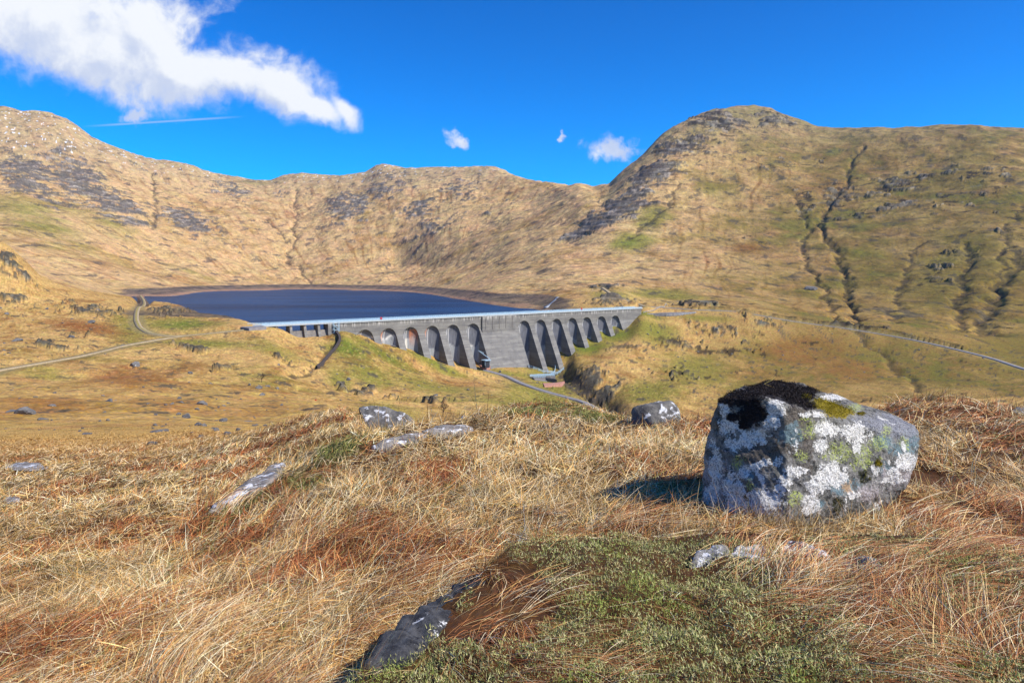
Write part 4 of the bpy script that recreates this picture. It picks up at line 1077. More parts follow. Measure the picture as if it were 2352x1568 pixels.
def landf(x, y): return land(np.atleast_1d(x), np.atleast_1d(y))
def rock_px(name, label, cat, front, back, mat, voxel, amp, sc_, seed, sm=3, sink=.25, group=None):
    """hull rock from outline points given as (photo x, photo y, distance)"""
    P = [at(*p) for p in front + back]
    if name == 'rock_slab':
        P = [Vector(hit(p[0], p[1], p[2] * .75, landf)) for p in front + back]                               # lies on the turf: follows its surface
        for k, p in enumerate(P): p.z += ((.012 if k < len(front) else .028) + (.025 if p.y > 4.2 else .008)) + amp * (.4 if p.y > 4.2 else .1)
    c = sum(P, Vector()) / len(P); zmin = min(p.z for p in P)
    P += [Vector((p.x * .9 + c.x * .1, p.y * .9 + c.y * .1, p.z - sink)) for p in P if p.z < c.z + .02]
    loc = Vector((c.x, c.y, zmin))
    me, V, Nv = hull_mesh(name, [tuple(p - loc) for p in P], voxel, sm, mat, amp, sc_, seed)
    o = link(bpy.data.objects.new(name, me)); o.location = loc; tag(o, label, cat, group)
    if name == 'outcrop': o.location.z += .12
    NEAR_ROCKS.append(o); return o
rock_px('rock', 'grey lichen-speckled slab of rock standing on the knoll left of centre', 'rock',
        [(818, 936, 15.6), (848, 930, 15.6), (892, 936, 15.6), (928, 950, 15.5), (946, 966, 15.4), (960, 990, 15.2), (846, 996, 15.2), (834, 962, 15.3)],
        [(830, 934, 16.6), (880, 936, 16.6), (925, 952, 16.6), (942, 975, 16.2)], M_rock, .05, .09, .5, 3, sm=1)
rock_px('rock', 'low grey rock at the right foot of the slab on the knoll', 'rock',
        [(936, 972, 15.0), (950, 976, 14.9), (962, 986, 14.8), (932, 992, 14.8)], [(940, 971, 15.8), (958, 980, 15.6)], M_rock, .05, .06, .3, 4)
rock_px('rock', 'pale grey rock with white lichen and a mossy top left of the big boulder', 'rock',
        [(1450, 966, 9.3), (1448, 950, 9.3), (1456, 934, 9.3), (1480, 930, 9.25), (1500, 926, 9.3), (1540, 922, 9.35), (1556, 940, 9.3), (1563, 966, 9.3), (1500, 972, 9.15)],
        [(1462, 932, 10.0), (1510, 922, 10.0), (1545, 921, 10.0), (1560, 950, 9.9)], M_rock, .03, .05, .25, 5, sm=1)
rock_px('rock_slab', 'long pale grey slab half buried in the grass left of centre', 'rock',
        [(474, 1190, 6.05), (520, 1148, 6.45), (560, 1122, 6.8), (600, 1100, 7.1), (655, 1074, 7.6), (650, 1094, 7.35), (620, 1122, 6.85), (560, 1152, 6.45), (500, 1184, 6.05)],
        [(480, 1182, 6.4), (600, 1094, 7.5), (655, 1070, 7.9)], M_slab, .03, .05, .3, 6, sm=2, sink=.3)
rock_px('rock_slab', 'flat grey slab in the grass below the knoll rock', 'rock',
        [(846, 1034, 8.3), (880, 1018, 8.7), (930, 1010, 9.1), (985, 1000, 9.6), (975, 1010, 9.2), (920, 1028, 8.6), (870, 1041, 8.2)], [(900, 1011, 9.0), (960, 1003, 9.5)], M_slab, .035, .04, .3, 7, sm=2)
rock_px('rock_slab', 'flat grey slab among rusty grass right of the knoll rock', 'rock',
        [(965, 1000, 9.9), (1000, 988, 10.4), (1050, 985, 10.6), (1088, 990, 10.6), (1070, 1000, 10.1), (1020, 1004, 9.9)], [(1010, 986, 10.8), (1070, 985, 11)], M_slab, .035, .05, .3, 8, sm=2)
M_frag = rock_mat('white_lichen_slab', S(140, 136, 130), S(92, 90, 86), S(38, 34, 30), .9, 3.4)
rock_px('rock_slab', 'bluish grey left piece of the broken slab in front of the boulder', 'rock',
        [(1580, 1306, 3.5), (1606, 1280, 3.6), (1650, 1268, 3.6), (1672, 1270, 3.6), (1660, 1284, 3.5), (1620, 1300, 3.5)], [(1620, 1276, 3.6), (1655, 1266, 3.7)], M_frag, .010, .05, .12, 9, sm=0)
rock_px('rock_slab', 'whitest middle piece of the broken slab in front of the boulder', 'rock',
        [(1680, 1280, 3.5), (1690, 1264, 3.6), (1740, 1260, 3.6), (1764, 1268, 3.6), (1762, 1288, 3.5), (1720, 1290, 3.5)], [(1700, 1262, 3.7), (1750, 1258, 3.7)], rock_mat('white_crust', S(214, 210, 202), S(168, 164, 158), S(52, 46, 40), .6, 3.4), .010, .05, .12, 19, sm=0)
rock_px('rock_slab', 'grey right piece of the broken slab in front of the boulder', 'rock',
        [(1790, 1276, 3.5), (1800, 1260, 3.6), (1850, 1260, 3.6), (1890, 1272, 3.6), (1914, 1290, 3.5), (1880, 1290, 3.5), (1830, 1280, 3.5)], [(1820, 1258, 3.7), (1870, 1264, 3.7)], M_frag, .010, .06, .12, 29, sm=0)
rock_px('rock_slab', 'small dark grey slab at the right end of the lichened slab', 'rock',
        [(1936, 1308, 3.42), (1944, 1297, 3.48), (1980, 1298, 3.5), (2012, 1308, 3.45), (2014, 1316, 3.38), (1960, 1318, 3.36)], [(1960, 1295, 3.58), (1995, 1300, 3.55)], rock_mat('blue_grey_slab', S(118, 120, 124), S(84, 86, 90), S(42, 42, 44), .45, 3.4), .010, .07, .08, 10, sm=1)
rock_px('outcrop', 'dark rock edge under the heather bank at the bottom of the photo', 'outcrop',
        [(835, 1600, 2.22), (900, 1530, 2.42), (960, 1490, 2.52), (1020, 1440, 2.7), (1090, 1385, 2.92), (1132, 1360, 3.06), (1120, 1400, 2.86), (1060, 1450, 2.66), (1000, 1510, 2.46), (940, 1580, 2.26)],
        [(1135, 1352, 3.15), (1010, 1430, 2.78), (900, 1510, 2.5)], M_darkrock, .015, .05, .16, 11, sm=1, sink=.3)
rock_px('rock_slab', 'grey flat rock lying in the rusty grass at the far left edge', 'rock',
        [(10, 1076, 13.6), (30, 1068, 14.0), (80, 1068, 14.0), (118, 1080, 13.6), (90, 1087, 13.2), (30, 1085, 13.3)], [(40, 1066, 14.4), (90, 1068, 14.3)], M_slab, .05, .06, .4, 12, sm=2)
rock_px('rock_slab', 'small pale flat rock low at the left edge of the grass', 'rock',
        [(6, 1158, 8.3), (20, 1149, 8.5), (45, 1150, 8.5), (48, 1156, 8.3), (25, 1162, 8.1)], [(15, 1147, 8.8), (40, 1148, 8.7)], M_slab, .03, .03, .2, 13, sm=2)
rock_px('rock_slab', 'grey rock on the horizon of the knoll at the right edge', 'rock',
        [(2318, 954, 9.2), (2330, 945, 9.3), (2365, 944, 9.3), (2375, 956, 9.1)], [(2330, 943, 9.7), (2370, 943, 9.7)], M_rock, .03, .04, .2, 14, sm=2)
rock_px('rock', 'small white stone on the crest of the knoll in the centre', 'rock',
        [(1058, 966, 12.6), (1060, 956, 12.6), (1068, 953, 12.6), (1076, 960, 12.6), (1076, 968, 12.5)], [(1064, 953, 12.9), (1074, 957, 12.9)], concrete_like('white_stone', S(208, 204, 200), S(170, 168, 166), 6), .03, .03, .15, 15)

# ---- the boulder
BY = 4.25
def z4(x, y): return src(1700 + x / 3.459, 900 + y / 3.459)
bp_ = [(950, 1400, -.16), (900, 385, .02), (700, 325, .10), (190, 1250, .30), (175, 1130, .34), (330, 330, .28), (232, 620, .34), (240, 900, .36), (400, 300, .42), (520, 235, .55), (720, 180, .72), (860, 178, .76), (1020, 212, .78), (1180, 275, .8),
       (1450, 350, .8), (1700, 420, .75), (1860, 480, .66), (2040, 560, .5), (2095, 670, .42), (2070, 800, .38), (2050, 870, .36), (1980, 1050, .34), (1640, 1150, .14), (1450, 1260, .02), (1180, 1320, -.08), (1480, 540, .14), (1900, 620, .30), (1250, 480, .08), (700, 1400, -.08), (420, 1340, .10),
       (300, 1200, .95), (1760, 1080, .85), (1100, 1200, 1.05), (1100, 500, 1.0)]
P = []
for x, y, d in bp_: P.append(at(*z4(x, y), BY + d))
for x, y, d in ((950, 1400, -.1), (190, 1300, .4), (1400, 1310, .1), (1700, 1180, .4), (420, 1360, .2), (1700, 1150, .9), (300, 1250, .95)):
    q = at(*z4(x, y), BY + d); q.z -= .22; P.append(q)
bloc = at(*z4(1100, 1350), BY + .4)
me, V, Nv = hull_mesh('boulder', [tuple(p - bloc) for p in P], .0085, 8, None, .035, .32, 21)
Vw = V + np.array(bloc)
us = Vw[:, 0] / Vw[:, 1]; ts = Vw[:, 2] / Vw[:, 1]
c_, s__ = math.cos(PITCH), math.sin(PITCH)
yn = (ts * c_ + s__) / (c_ - ts * s__); xn = us * (c_ + yn * s__)
PX = (CX + xn * FOC) * 1.0884; PY = (CY - yn * FOC) * 1.0884
QX = (PX - 1700) * 3.459; QY = (PY - 900) * 3.459             # close-up coordinates of every vertex
from mathutils.bvhtree import BVHTree
bv = BVHTree.FromPolygons([Vector(v) for v in Vw], [tuple(p.vertices) for p in me.polygons])
def patch(blobs, lim=.22):
    out = np.full(len(V), -3.0)
    for (x, y, rx, ry) in blobs:
        d = at(*z4(x, y), 1.0).normalized(); h = bv.ray_cast(Vector((0, 0, 0)), d)
        if h[0] is None: continue
        dist = np.linalg.norm(Vw - np.array(h[0]), axis=1)
        q = 1 - np.hypot((QX - x) / rx, (QY - y) / ry)
        out = np.maximum(out, np.where(dist < lim, q, -3.0))
    return np.clip(out, -2, 1)
white = patch([(380, 400, 50, 130), (400, 560, 70, 80), (820, 420, 100, 90), (800, 520, 80, 80), (480, 540, 60, 70), (600, 680, 90, 80), (700, 660, 70, 60), (460, 720, 70, 60), (1270, 600, 100, 75), (1530, 630, 130, 90), (1220, 740, 60, 60), (1520, 740, 45, 60), (1310, 990, 140, 100), (1180, 1080, 110, 90), (1000, 960, 110, 45), (1130, 1250, 80, 90), (700, 1230, 190, 110),
               (480, 1180, 100, 170), (310, 900, 60, 180), (1950, 880, 120, 70), (1850, 980, 60, 60), (1330, 320, 130, 28), (1170, 470, 130, 28), (1690, 950, 45, 55), (1935, 755, 24, 36), (430, 1050, 60, 120), (850, 880, 60, 60), (900, 1040, 70, 60), (1500, 1170, 60, 40), (1850, 1040, 120, 30), (560, 960, 50, 60), (740, 880, 60, 40), (270, 1150, 80, 120)])
black = patch([(560, 330, 190, 90), (850, 260, 300, 80), (1020, 320, 170, 70), (620, 450, 140, 110), (750, 220, 220, 60), (1100, 390, 100, 45), (450, 490, 60, 40), (380, 330, 60, 60), (560, 560, 60, 40), (1100, 260, 120, 40)], .4)
lime = patch([(1400, 790, 150, 110), (1570, 830, 120, 130), (1130, 600, 90, 70), (1700, 720, 90, 70), (1240, 540, 35, 40), (1780, 610, 40, 40), (1230, 330, 60, 30), (1510, 410, 70, 40), (1100, 500, 60, 30), (600, 1080, 50, 60), (1000, 1200, 90, 70), (1040, 830, 60, 50), (1940, 730, 50, 60), (500, 900, 60, 60)])
teal = patch([(1420, 1090, 140, 70), (1800, 950, 90, 60), (1990, 690, 80, 110), (960, 640, 90, 90), (620, 1020, 60, 60), (1750, 700, 80, 60), (1880, 780, 60, 60), (1220, 1240, 50, 40)])
brown = patch([(1000, 500, 140, 120), (1060, 950, 90, 60), (700, 820, 200, 120), (1000, 720, 160, 140), (340, 540, 60, 60)], .3)
pink = patch([(300, 1080, 130, 260), (480, 1300, 260, 110), (780, 1340, 180, 100), (1900, 1000, 160, 90), (1600, 1160, 120, 60)], .35)
orange = patch([(1440, 1110, 45, 60), (1480, 1050, 20, 40)])
ochre = patch([(1250, 378, 150, 60), (1370, 440, 140, 62), (1965, 515, 90, 34), (1100, 318, 50, 24)])
topg = patch([(1750, 560, 300, 80), (1950, 600, 120, 100)], .4)
me.materials.clear()
m_b, n, b = new_mat('boulder_rock', .85, .25)
tc = n.node('ShaderNodeTexCoord').outputs['Object']
def A_(nm): return n.node('ShaderNodeAttribute', attribute_name=nm).outputs['Fac']
n1 = n.noise(tc, 9, 10, .68, .3); n2 = n.noise(tc, 30, 8, .68, .3); n3 = n.noise(tc, 95, 5, .7); n4 = n.noise(tc, 4, 6, .6, .5)
nz = n.math('ADD', n.math('ADD', n.math('MULTIPLY', n.math('SUBTRACT', n1, .5), 3.2), n.math('MULTIPLY', n.math('SUBTRACT', n2, .5), 3.2)), n.math('MULTIPLY', n.math('SUBTRACT', n3, .5), 1.6))
def msk(nm, lo=-.06, hi=.06, k=1.0, bias=0.): return n.ss(n.math('ADD', n.math('ADD', A_(nm), bias), n.math('MULTIPLY', nz, k)), lo, hi)
cc = n.mix(n.ss(n1, .36, .62), S(100, 98, 90), S(150, 146, 138))
cc = n.mix(n.ss(n2, .50, .60), cc, S(52, 50, 46))
cc = n.mix(n.math('MULTIPLY', msk('brown', -.3, .3), .85), cc, n.mix(n.ss(n3, .40, .60), S(48, 42, 36), S(124, 112, 98)))
cc = n.mix(n.math('MULTIPLY', msk('teal', -.2, .2), .8), cc, n.mix(n.ss(n3, .4, .6), S(88, 112, 118), S(132, 156, 160)))
cc = n.mix(n.math('MULTIPLY', msk('topg', -.3, .3), .9), cc, n.mix(n.ss(n3, .42, .58), S(84, 84, 90), S(172, 172, 176)))
cc = n.mix(n.math('MULTIPLY', msk('pink', -.3, .3), .85), cc, n.mix(n.ss(n3, .42, .56), S(128, 114, 106), S(208, 198, 194)))
cc = n.mix(n.math('MULTIPLY', n.ss(n3, .54, .60), .75), cc, S(34, 33, 32))
cc = n.mix(n.math('MULTIPLY', msk('lime', -.1, .3, 1.0, -.10), n.ss(n3, .42, .6)), cc, n.mix(n.ss(n3, .4, .6), S(122, 134, 66), S(172, 180, 96)))
wcol = n.mix(n.ss(n3, .36, .52), S(172, 168, 162), S(230, 226, 216))
cc = n.mix(n.math('MULTIPLY', msk('white', -.04, .12, .8, -.02), n.lin(n3, .40, .56, .35, 1.0)), cc, wcol)
cc = n.mix(n.ss(n.math('ADD', n4, n.math('MULTIPLY', n.math('SUBTRACT', n2, .5), .5)), .63, .66), cc, wcol)
cc = n.mix(n.math('MULTIPLY', msk('orange', -.1, .5, .9, -.2), .7), cc, S(186, 146, 96))
cc = n.mix(msk('ochre', -.1, .15, .6, -.02), cc, n.mix(n.ss(n3, .4, .6), S(84, 74, 12), S(160, 140, 34)))
cc = n.mix(msk('black', -.05, .1, .6, -.05), cc, n.mix(n3, S(20, 18, 20), S(58, 52, 54)))
n.l.new(cc, b.inputs['Base Color'])
hgt = n.math('ADD', n.math('ADD', n.math('MULTIPLY', n1, .7), n.math('MULTIPLY', n2, .8)), n.math('MULTIPLY', n3, .3))
hgt = n.math('ADD', hgt, n.math('MULTIPLY', msk('white', -.1, .1, .62), .12))
bp = n.node('ShaderNodeBump'); bp.inputs['Strength'].default_value = .9; bp.inputs['Distance'].default_value = .034
n.l.new(hgt, bp.inputs['Height']); n.l.new(bp.outputs[0], b.inputs['Normal'])
me.materials.append(m_b)
# lumpy weathering, strongest on the left half
lump = .014 * fbm3(V, .07, 4, 33) + .007 * fbm3(V, .022, 3, 37)
V2 = V + Nv * lump[:, None]; me.vertices.foreach_set('co', V2.ravel().astype(np.float32))
for k, v in (('white', white), ('black', black), ('lime', lime), ('teal', teal), ('brown', brown), ('pink', pink), ('orange', orange), ('topg', topg), ('ochre', ochre)):
    a = me.attributes.new(k, 'FLOAT', 'POINT'); a.data.foreach_set('value', v.astype(np.float32))
me.update()
boulder = link(bpy.data.objects.new('boulder', me)); boulder.location = bloc
tag(boulder, 'large boulder blotched with white lichen and black moss on the near grass', 'boulder'); NEAR_ROCKS.append(boulder)

# ------------------------------------------------------------------ blades
m_bl, n, b = new_mat('dry_grass', .62, .25)
at_ = n.node('ShaderNodeAttribute', attribute_name='Col')
n.l.new(at_.outputs['Color'], b.inputs['Base Color'])
m_moss, n, b = new_mat('moss', .95, .05)
at_ = n.node('ShaderNodeAttribute', attribute_name='Col'); n.l.new(at_.outputs['Color'], b.inputs['Base Color'])
def blades(name, root, az, phi0, curl, length, width, col, grad=None, K=3, mat=None, parent=None, twist=None, up=None):
    """ribbons: root (N,3); az heading; phi0 start angle from vertical; curl added along it"""
    N = len(root); nseg = K
    P = root.astype(np.float32).copy(); rings = []
    hx, hy = np.cos(az), np.sin(az)
    tw = rng.uniform(-.9, .9, N) if twist is None else twist
    sx = -hy * np.cos(tw); sy = hx * np.cos(tw); sz = np.sin(tw)
    sway = rng.normal(0, .35, N)
    x, y, z = (P[:, i].astype(float).copy() for i in range(3))
    pts = [(x.copy(), y.copy(), z.copy())]
    azc = az.copy()
    for k in range(nseg):
        ph = phi0 + curl * ((k + .5) / nseg); st = length / nseg
        azc = azc + sway / nseg
        dx_, dy_ = np.sin(ph) * np.cos(azc), np.sin(ph) * np.sin(azc)
        x = x + st * dx_; y = y + st * dy_; z = z + st * np.cos(ph)
        if grad is not None: z = z + st * (grad[0] * dx_ + grad[1] * dy_)
        pts.append((x.copy(), y.copy(), z.copy()))
    nv = 2 * nseg + 1
    V = np.empty((N, nv, 3), np.float32)
    for k in range(nseg):
        wk = width * (1 - .55 * (k / nseg)) * .5
        px_, py_, pz_ = pts[k]
        V[:, 2*k] = np.stack([px_ - sx * wk, py_ - sy * wk, pz_ - sz * wk], 1)
        V[:, 2*k+1] = np.stack([px_ + sx * wk, py_ + sy * wk, pz_ + sz * wk], 1)
    V[:, -1] = np.stack(pts[-1], 1)
    o = (np.arange(N) * nv)[:, None]
    quads = np.concatenate([o + np.array([2*k, 2*k+1, 2*k+3, 2*k+2]) for k in range(nseg - 1)])
    tris = o + np.array([2*nseg-2, 2*nseg-1, 2*nseg])
    C = np.repeat(np.clip(col, .004, .9), nv, 0)
    off = np.array(P[0]) if parent is not None else None
    me = np_mesh(name, V.reshape(-1, 3), quads, tris, mat=mat or m_bl, smooth=True, col=C)
    return link(bpy.data.objects.new(name, me), parent)
def cl3(*cols): return np.array([S(*c) for c in cols])

trees = []
for o in NEAR_ROCKS:
    vs = [o.matrix_basis @ v.co for v in o.data.vertices]
    V_ = np.array(vs); trees.append((V_[:, 0].min(), V_[:, 0].max(), V_[:, 1].min(), V_[:, 1].max(), BVHTree.FromPolygons(vs, [tuple(p.vertices) for p in o.data.polygons]), o.name.startswith('outcrop')))
def off_rock(x, y, z):
    keep = np.ones(len(x), bool)
    for (x0, x1, y0, y1, t, oc_) in trees:
        for i in np.nonzero((x > x0) & (x < x1) & (y > y0) & (y < y1))[0]:
            h = t.ray_cast(Vector((x[i], y[i], 3)), Vector((0, 0, -1)))
            if h[0] is not None and h[0].z > z[i] + .004: keep[i] = False
    return keep
def field_pts(n, y0, y1, umax=1.0, pw=2.0, seed=1):
    r = np.random.default_rng(seed)
    if pw == 2.0: y = np.exp(r.uniform(math.log(y0), math.log(y1), n))
    else:
        e = 2 - pw; y = (r.uniform(y0 ** e, y1 ** e, n)) ** (1 / e)
    u = r.uniform(-umax, umax, n); x = u * y + r.uniform(-.3, .3, n)
    return x, y
def zgrad(x, y):
    z = land(x, y); e = .12
    return z, (land(x + e, y) - z) / e, (land(x, y + e) - z) / e
def wind(x, y): return .35 + 2.6 * fbm(x, y, 1.8, 2, 401) + 2.2 * fbm(x, y, .5, 2, 405)
straw = cl3((216, 176, 108), (232, 198, 132), (206, 162, 92), (242, 224, 184), (196, 150, 92), (228, 202, 148), (236, 212, 170)) 
rustc = cl3((170, 104, 58), (146, 82, 44), (192, 126, 72), (116, 62, 36), (204, 142, 86))
greenc = cl3((140, 140, 66), (104, 110, 52), (150, 146, 84), (92, 98, 46), (166, 156, 96))
heathc = cl3((164, 164, 102), (132, 140, 70), (182, 176, 124), (104, 112, 50), (178, 160, 108))
def pick(pal, n, r): return pal[r.integers(0, len(pal), n)]
# 1. laid straw and fine grass everywhere
r = np.random.default_rng(11)
def lay(n, y0, y1, seed, name, pw=2.0):
    r = np.random.default_rng(seed)
    x, y = field_pts(n, y0, y1, pw=pw, seed=seed)
    hk = heath(x, y); keep = r.random(n) > hk * .70
    dens = sst(fbm(x, y, .5, 3, 421) + .9, .3, 1.1); keep &= r.random(n) < .35 + .65 * dens
    x, y = x[keep], y[keep]
    z, gx, gy = zgrad(x, y); k2 = off_rock(x, y, z); x, y, z, gx, gy = x[k2], y[k2], z[k2], gx[k2], gy[k2]
    n = len(x)
    ru = rusty(x, y); ng = near_green(x, y)
    col = pick(straw, n, r)
    t1 = (r.random(n) < ru * .85); col[t1] = pick(rustc, t1.sum(), r)
    t2 = (r.random(n) < ng * .85); col[t2] = pick(greenc, t2.sum(), r)
    t3 = (r.random(n) < .10); col[t3] = pick(greenc, t3.sum(), r) * .9
    col = col ** 1.12 * (1 + .75 * fbm(x, y, .45, 3, 431) + .35 * fbm(x, y, 2.4, 2, 433))[:, None] * r.uniform(.5, 1.2, n)[:, None]; keepf = r.random(n) < 1 - .75 * sst(y, 18, 40)
    kk = sst(y, 11, 34)[:, None]; lc = land(x, y, True)[1]
    col = col * (1 - kk) + lc * r.uniform(.8, 1.25, n)[:, None] * kk
    az = wind(x, y) + r.normal(0, 1.0, n) + (r.random(n) < .35) * r.uniform(-3, 3, n)
    phi0 = r.uniform(.95, 1.6, n); curl = r.uniform(-.25, .55, n); st_ = r.random(n) < .07; phi0[st_] = r.uniform(.2, .8, st_.sum())
    ln = r.uniform(.06, .22, n) * (1 - .35 * ng); ln *= np.clip(y / 3.6, .7, 1.25) * (1 - .6 * sst(y, 16, 45))
    wd = np.maximum(r.uniform(.0010, .0028, n) * np.where(r.random(n) < .08, 2.0, 1), y * .00078)
    x, y, z, az, phi0, curl, ln, wd, col, gx, gy = (q[keepf] for q in (x, y, z, az, phi0, curl, ln, wd, col, gx, gy)); n = len(x)
    blades(name, np.stack([x, y, z - .005 + r.uniform(0, .045, n)], 1), az, phi0, curl, ln, wd, col, (gx, gy), K=3)
    return bpy.data.objects[name]
o = lay(560000, 1.7, 62, 12, 'dry_grass'); tag(o, kind='stuff')
# 2. combed-over tussocks of long rust and straw strands
r = np.random.default_rng(21)
def tussocks(nc, y0, y1, per, name, seed, rustp=.75):
    r = np.random.default_rng(seed)
    cx, cy = field_pts(nc, y0, y1, pw=1.45, seed=seed)
    k = (np.abs(side_of(cx, cy, MOUND) + .06) > .10) & (np.hypot((cx - 1.28) / .62, (cy - 3.42) / .30) > 1) & (r.random(nc) < .15 + .85 * rusty(cx, cy)) & (r.random(nc) > .68 * heath(cx, cy)) & (r.random(nc) > .7 * near_green(cx, cy))
    cx, cy = cx[k], cy[k]; nc = len(cx)
    rep = np.maximum((per * r.uniform(.4, 1.4, nc) * np.clip(4 / cy, .3, 1.3)).astype(int), 12)
    i = np.repeat(np.arange(nc), rep); n = len(i)
    rad = (r.uniform(.05, .16, nc))[i]
    az0 = wind(cx, cy) + r.normal(0, .5, nc)
    a = r.uniform(0, 2 * np.pi, n); q = np.sqrt(r.random(n)) * rad
    x = cx[i] + q * np.cos(a) * 1.0; y = cy[i] + q * np.sin(a)
    # spread the roots in a line across the lie
    sp = r.normal(0, .07, n); x += -np.sin(az0[i]) * sp; y += np.cos(az0[i]) * sp
    z, gx, gy = zgrad(x, y); k2 = off_rock(x, y, z); i, x, y, z, gx, gy = i[k2], x[k2], y[k2], z[k2], gx[k2], gy[k2]; n = len(i)
    az = az0[i] + r.normal(0, .20, n) + (a[k2] > 3) * 0
    L0 = r.uniform(.16, .40, nc)[i] * r.uniform(.5, 1.1, n)
    ph0 = r.uniform(.75, 1.3, nc)[i] + r.normal(0, .14, n)
    cu_ = (2.0 - ph0) * r.uniform(.6, .95, n)
    isr = (r.random(nc) < rustp)[i] ^ (r.random(n) < .3)
    col = np.where(isr[:, None], pick(rustc, n, r), pick(straw, n, r))
    col = col * r.uniform(.75, 1.2, n)[:, None] * r.uniform(.85, 1.15, nc)[i][:, None]
    wd = np.maximum(r.uniform(.0009, .0022, n), y * .00072)
    blades(name, np.stack([x, y, z - .01], 1), az, ph0, cu_, L0, wd, col, (gx, gy), K=5)
    return bpy.data.objects[name]
o = tussocks(2500, 1.9, 24, 120, 'rusty_tussock_grass', 22); tag(o, kind='stuff')
# 3. low heather on the bank at the bottom
r = np.random.default_rng(31); n = 260000
x, y = field_pts(n, 1.5, 3.75, .9, seed=31); k = r.random(n) < heath(x, y); x, y = x[k], y[k]
z, gx, gy = zgrad(x, y); k = off_rock(x, y, z); x, y, z = x[k], y[k], z[k]; n = len(x)
lumps = fbm(x, y, .16, 3, 501); hgt = .010 + .075 * sst(lumps, -.5, .5)
col = pick(heathc, n, r) * (1 + .4 * lumps)[:, None] * r.uniform(.7, 1.2, n)[:, None]
gm_ = sst(fbm(x, y, .35, 2, 503), .15, .4)[:, None]; col = col * (1 - gm_ * .6) + np.array(S(120, 136, 40)) * gm_ * .6
zz = z + hgt * r.uniform(.1, 1.0, n)
o = blades('heather', np.stack([x, y, zz], 1), r.uniform(0, 6.28, n), r.uniform(0, 1.5, n), r.uniform(-.5, .5, n), r.uniform(.007, .020, n), r.uniform(.0018, .0036, n), col, K=2); tag(o, kind='stuff')
# green mat of soft grass on the near green patches
r = np.random.default_rng(41); n = 90000
x, y = field_pts(n, 2.6, 16, .8, seed=41); k = r.random(n) < near_green(x, y) * .9; x, y = x[k], y[k]
z, gx, gy = zgrad(x, y); k = off_rock(x, y, z); x, y, z = x[k], y[k], z[k]; n = len(x)
col = pick(greenc, n, r) * r.uniform(.7, 1.2, n)[:, None]
o = blades('green_grass', np.stack([x, y, z], 1), r.uniform(0, 6.28, n), r.uniform(0, 1.1, n), r.uniform(0, .6, n), r.uniform(.03, .09, n), np.maximum(.002, y * .0009), col, K=2); tag(o, kind='stuff')

# moss on the boulder
def moss_on(me, V, Nv, mask, n, ln, wd, pal, name, parent, thick=.0, seed=5):
    r = np.random.default_rng(seed); idx = np.nonzero(mask)[0]
    if len(idx) == 0: return
    i = idx[r.integers(0, len(idx), n)]
    root = V[i] + Nv[i] * thick * r.uniform(0, 1, n)[:, None] + r.normal(0, .004, (n, 3))
    az = np.arctan2(Nv[i, 1], Nv[i, 0]); ph = np.arccos(np.clip(Nv[i, 2], -1, 1))
    col = pick(pal, n, r) * r.uniform(.5, 1.3, n)[:, None]
    return blades(name, root, az + r.normal(0, .9, n), ph + r.normal(0, .6, n), r.normal(0, .4, n), r.uniform(.5, 1.2, n) * ln, r.uniform(.6, 1.2, n) * wd, col, K=2, mat=m_moss, parent=parent)
nb = .55 * (fbm3(V, .06, 4, 61))
moss_on(me, V2, Nv, black + nb + .5 * fbm3(V, .025, 3, 67) > .14, 34000, .010, .0032, cl3((40, 35, 34), (26, 23, 24), (78, 70, 70), (18, 16, 16), (60, 52, 44)), 'black_moss', boulder, .007)
for mi, (x, y, rx, ry) in enumerate([(1250, 378, 150, 60), (1370, 440, 140, 62), (1965, 515, 90, 34), (1590, 1010, 52, 62), (1360, 1240, 54, 68), (1710, 890, 36, 32), (1090, 320, 42, 20), (1560, 470, 34, 14)]):
    pm = patch([(x, y, rx, ry)], .3) + .35 * fbm3(V, .04, 3, 71 + mi)
    pal = cl3((150, 134, 30), (122, 108, 22), (176, 156, 48), (88, 78, 18)) if y < 900 else cl3((72, 72, 18), (48, 50, 14), (92, 88, 26))
    moss_on(me, V2, Nv, pm + .55 * fbm3(V, .02, 2, 91 + mi) > .12, 2600 if rx > 60 else 900, .007, .003, pal, 'moss_cushion', boulder, .007, 80 + mi)
# bent straws lying on the boulder
mb = MB(); q0 = at(*z4(728, 205), BY + .62) - bloc; q1 = at(*z4(790, 175), BY + .6) - bloc; q2 = at(*z4(826, 142), BY + .6) - bloc; q3 = at(*z4(820, 240), BY + .5) - bloc
mb.bar(q0, q1, .0028, 5); mb.bar(q1, q2, .0022, 5); mb.bar(q0, q3, .0018, 5)
o = mb.build('bent_straw', concrete_like('straw', S(222, 190, 110), S(196, 160, 84), 20)); o.location = bloc; tag(o, 'bent yellow straw lying on the black moss on top of the boulder', 'straw')
# tall single stems beside the boulder
r = np.random.default_rng(51); n = 260
x = r.normal(1.25, .35, n); y = r.normal(3.75, .16, n); z = land(x, y)
blades('tall_stems', np.stack([x, y, z], 1), r.uniform(0, 6.28, n), r.uniform(0, .5, n), r.uniform(.1, 1.0, n), r.uniform(.12, .34, n), np.full(n, .0016), pick(straw, n, r), K=5); tag(bpy.data.objects['tall_stems'], kind='stuff')
o = bpy.data.objects['tall_stems']; o.name = 'tall_grass'

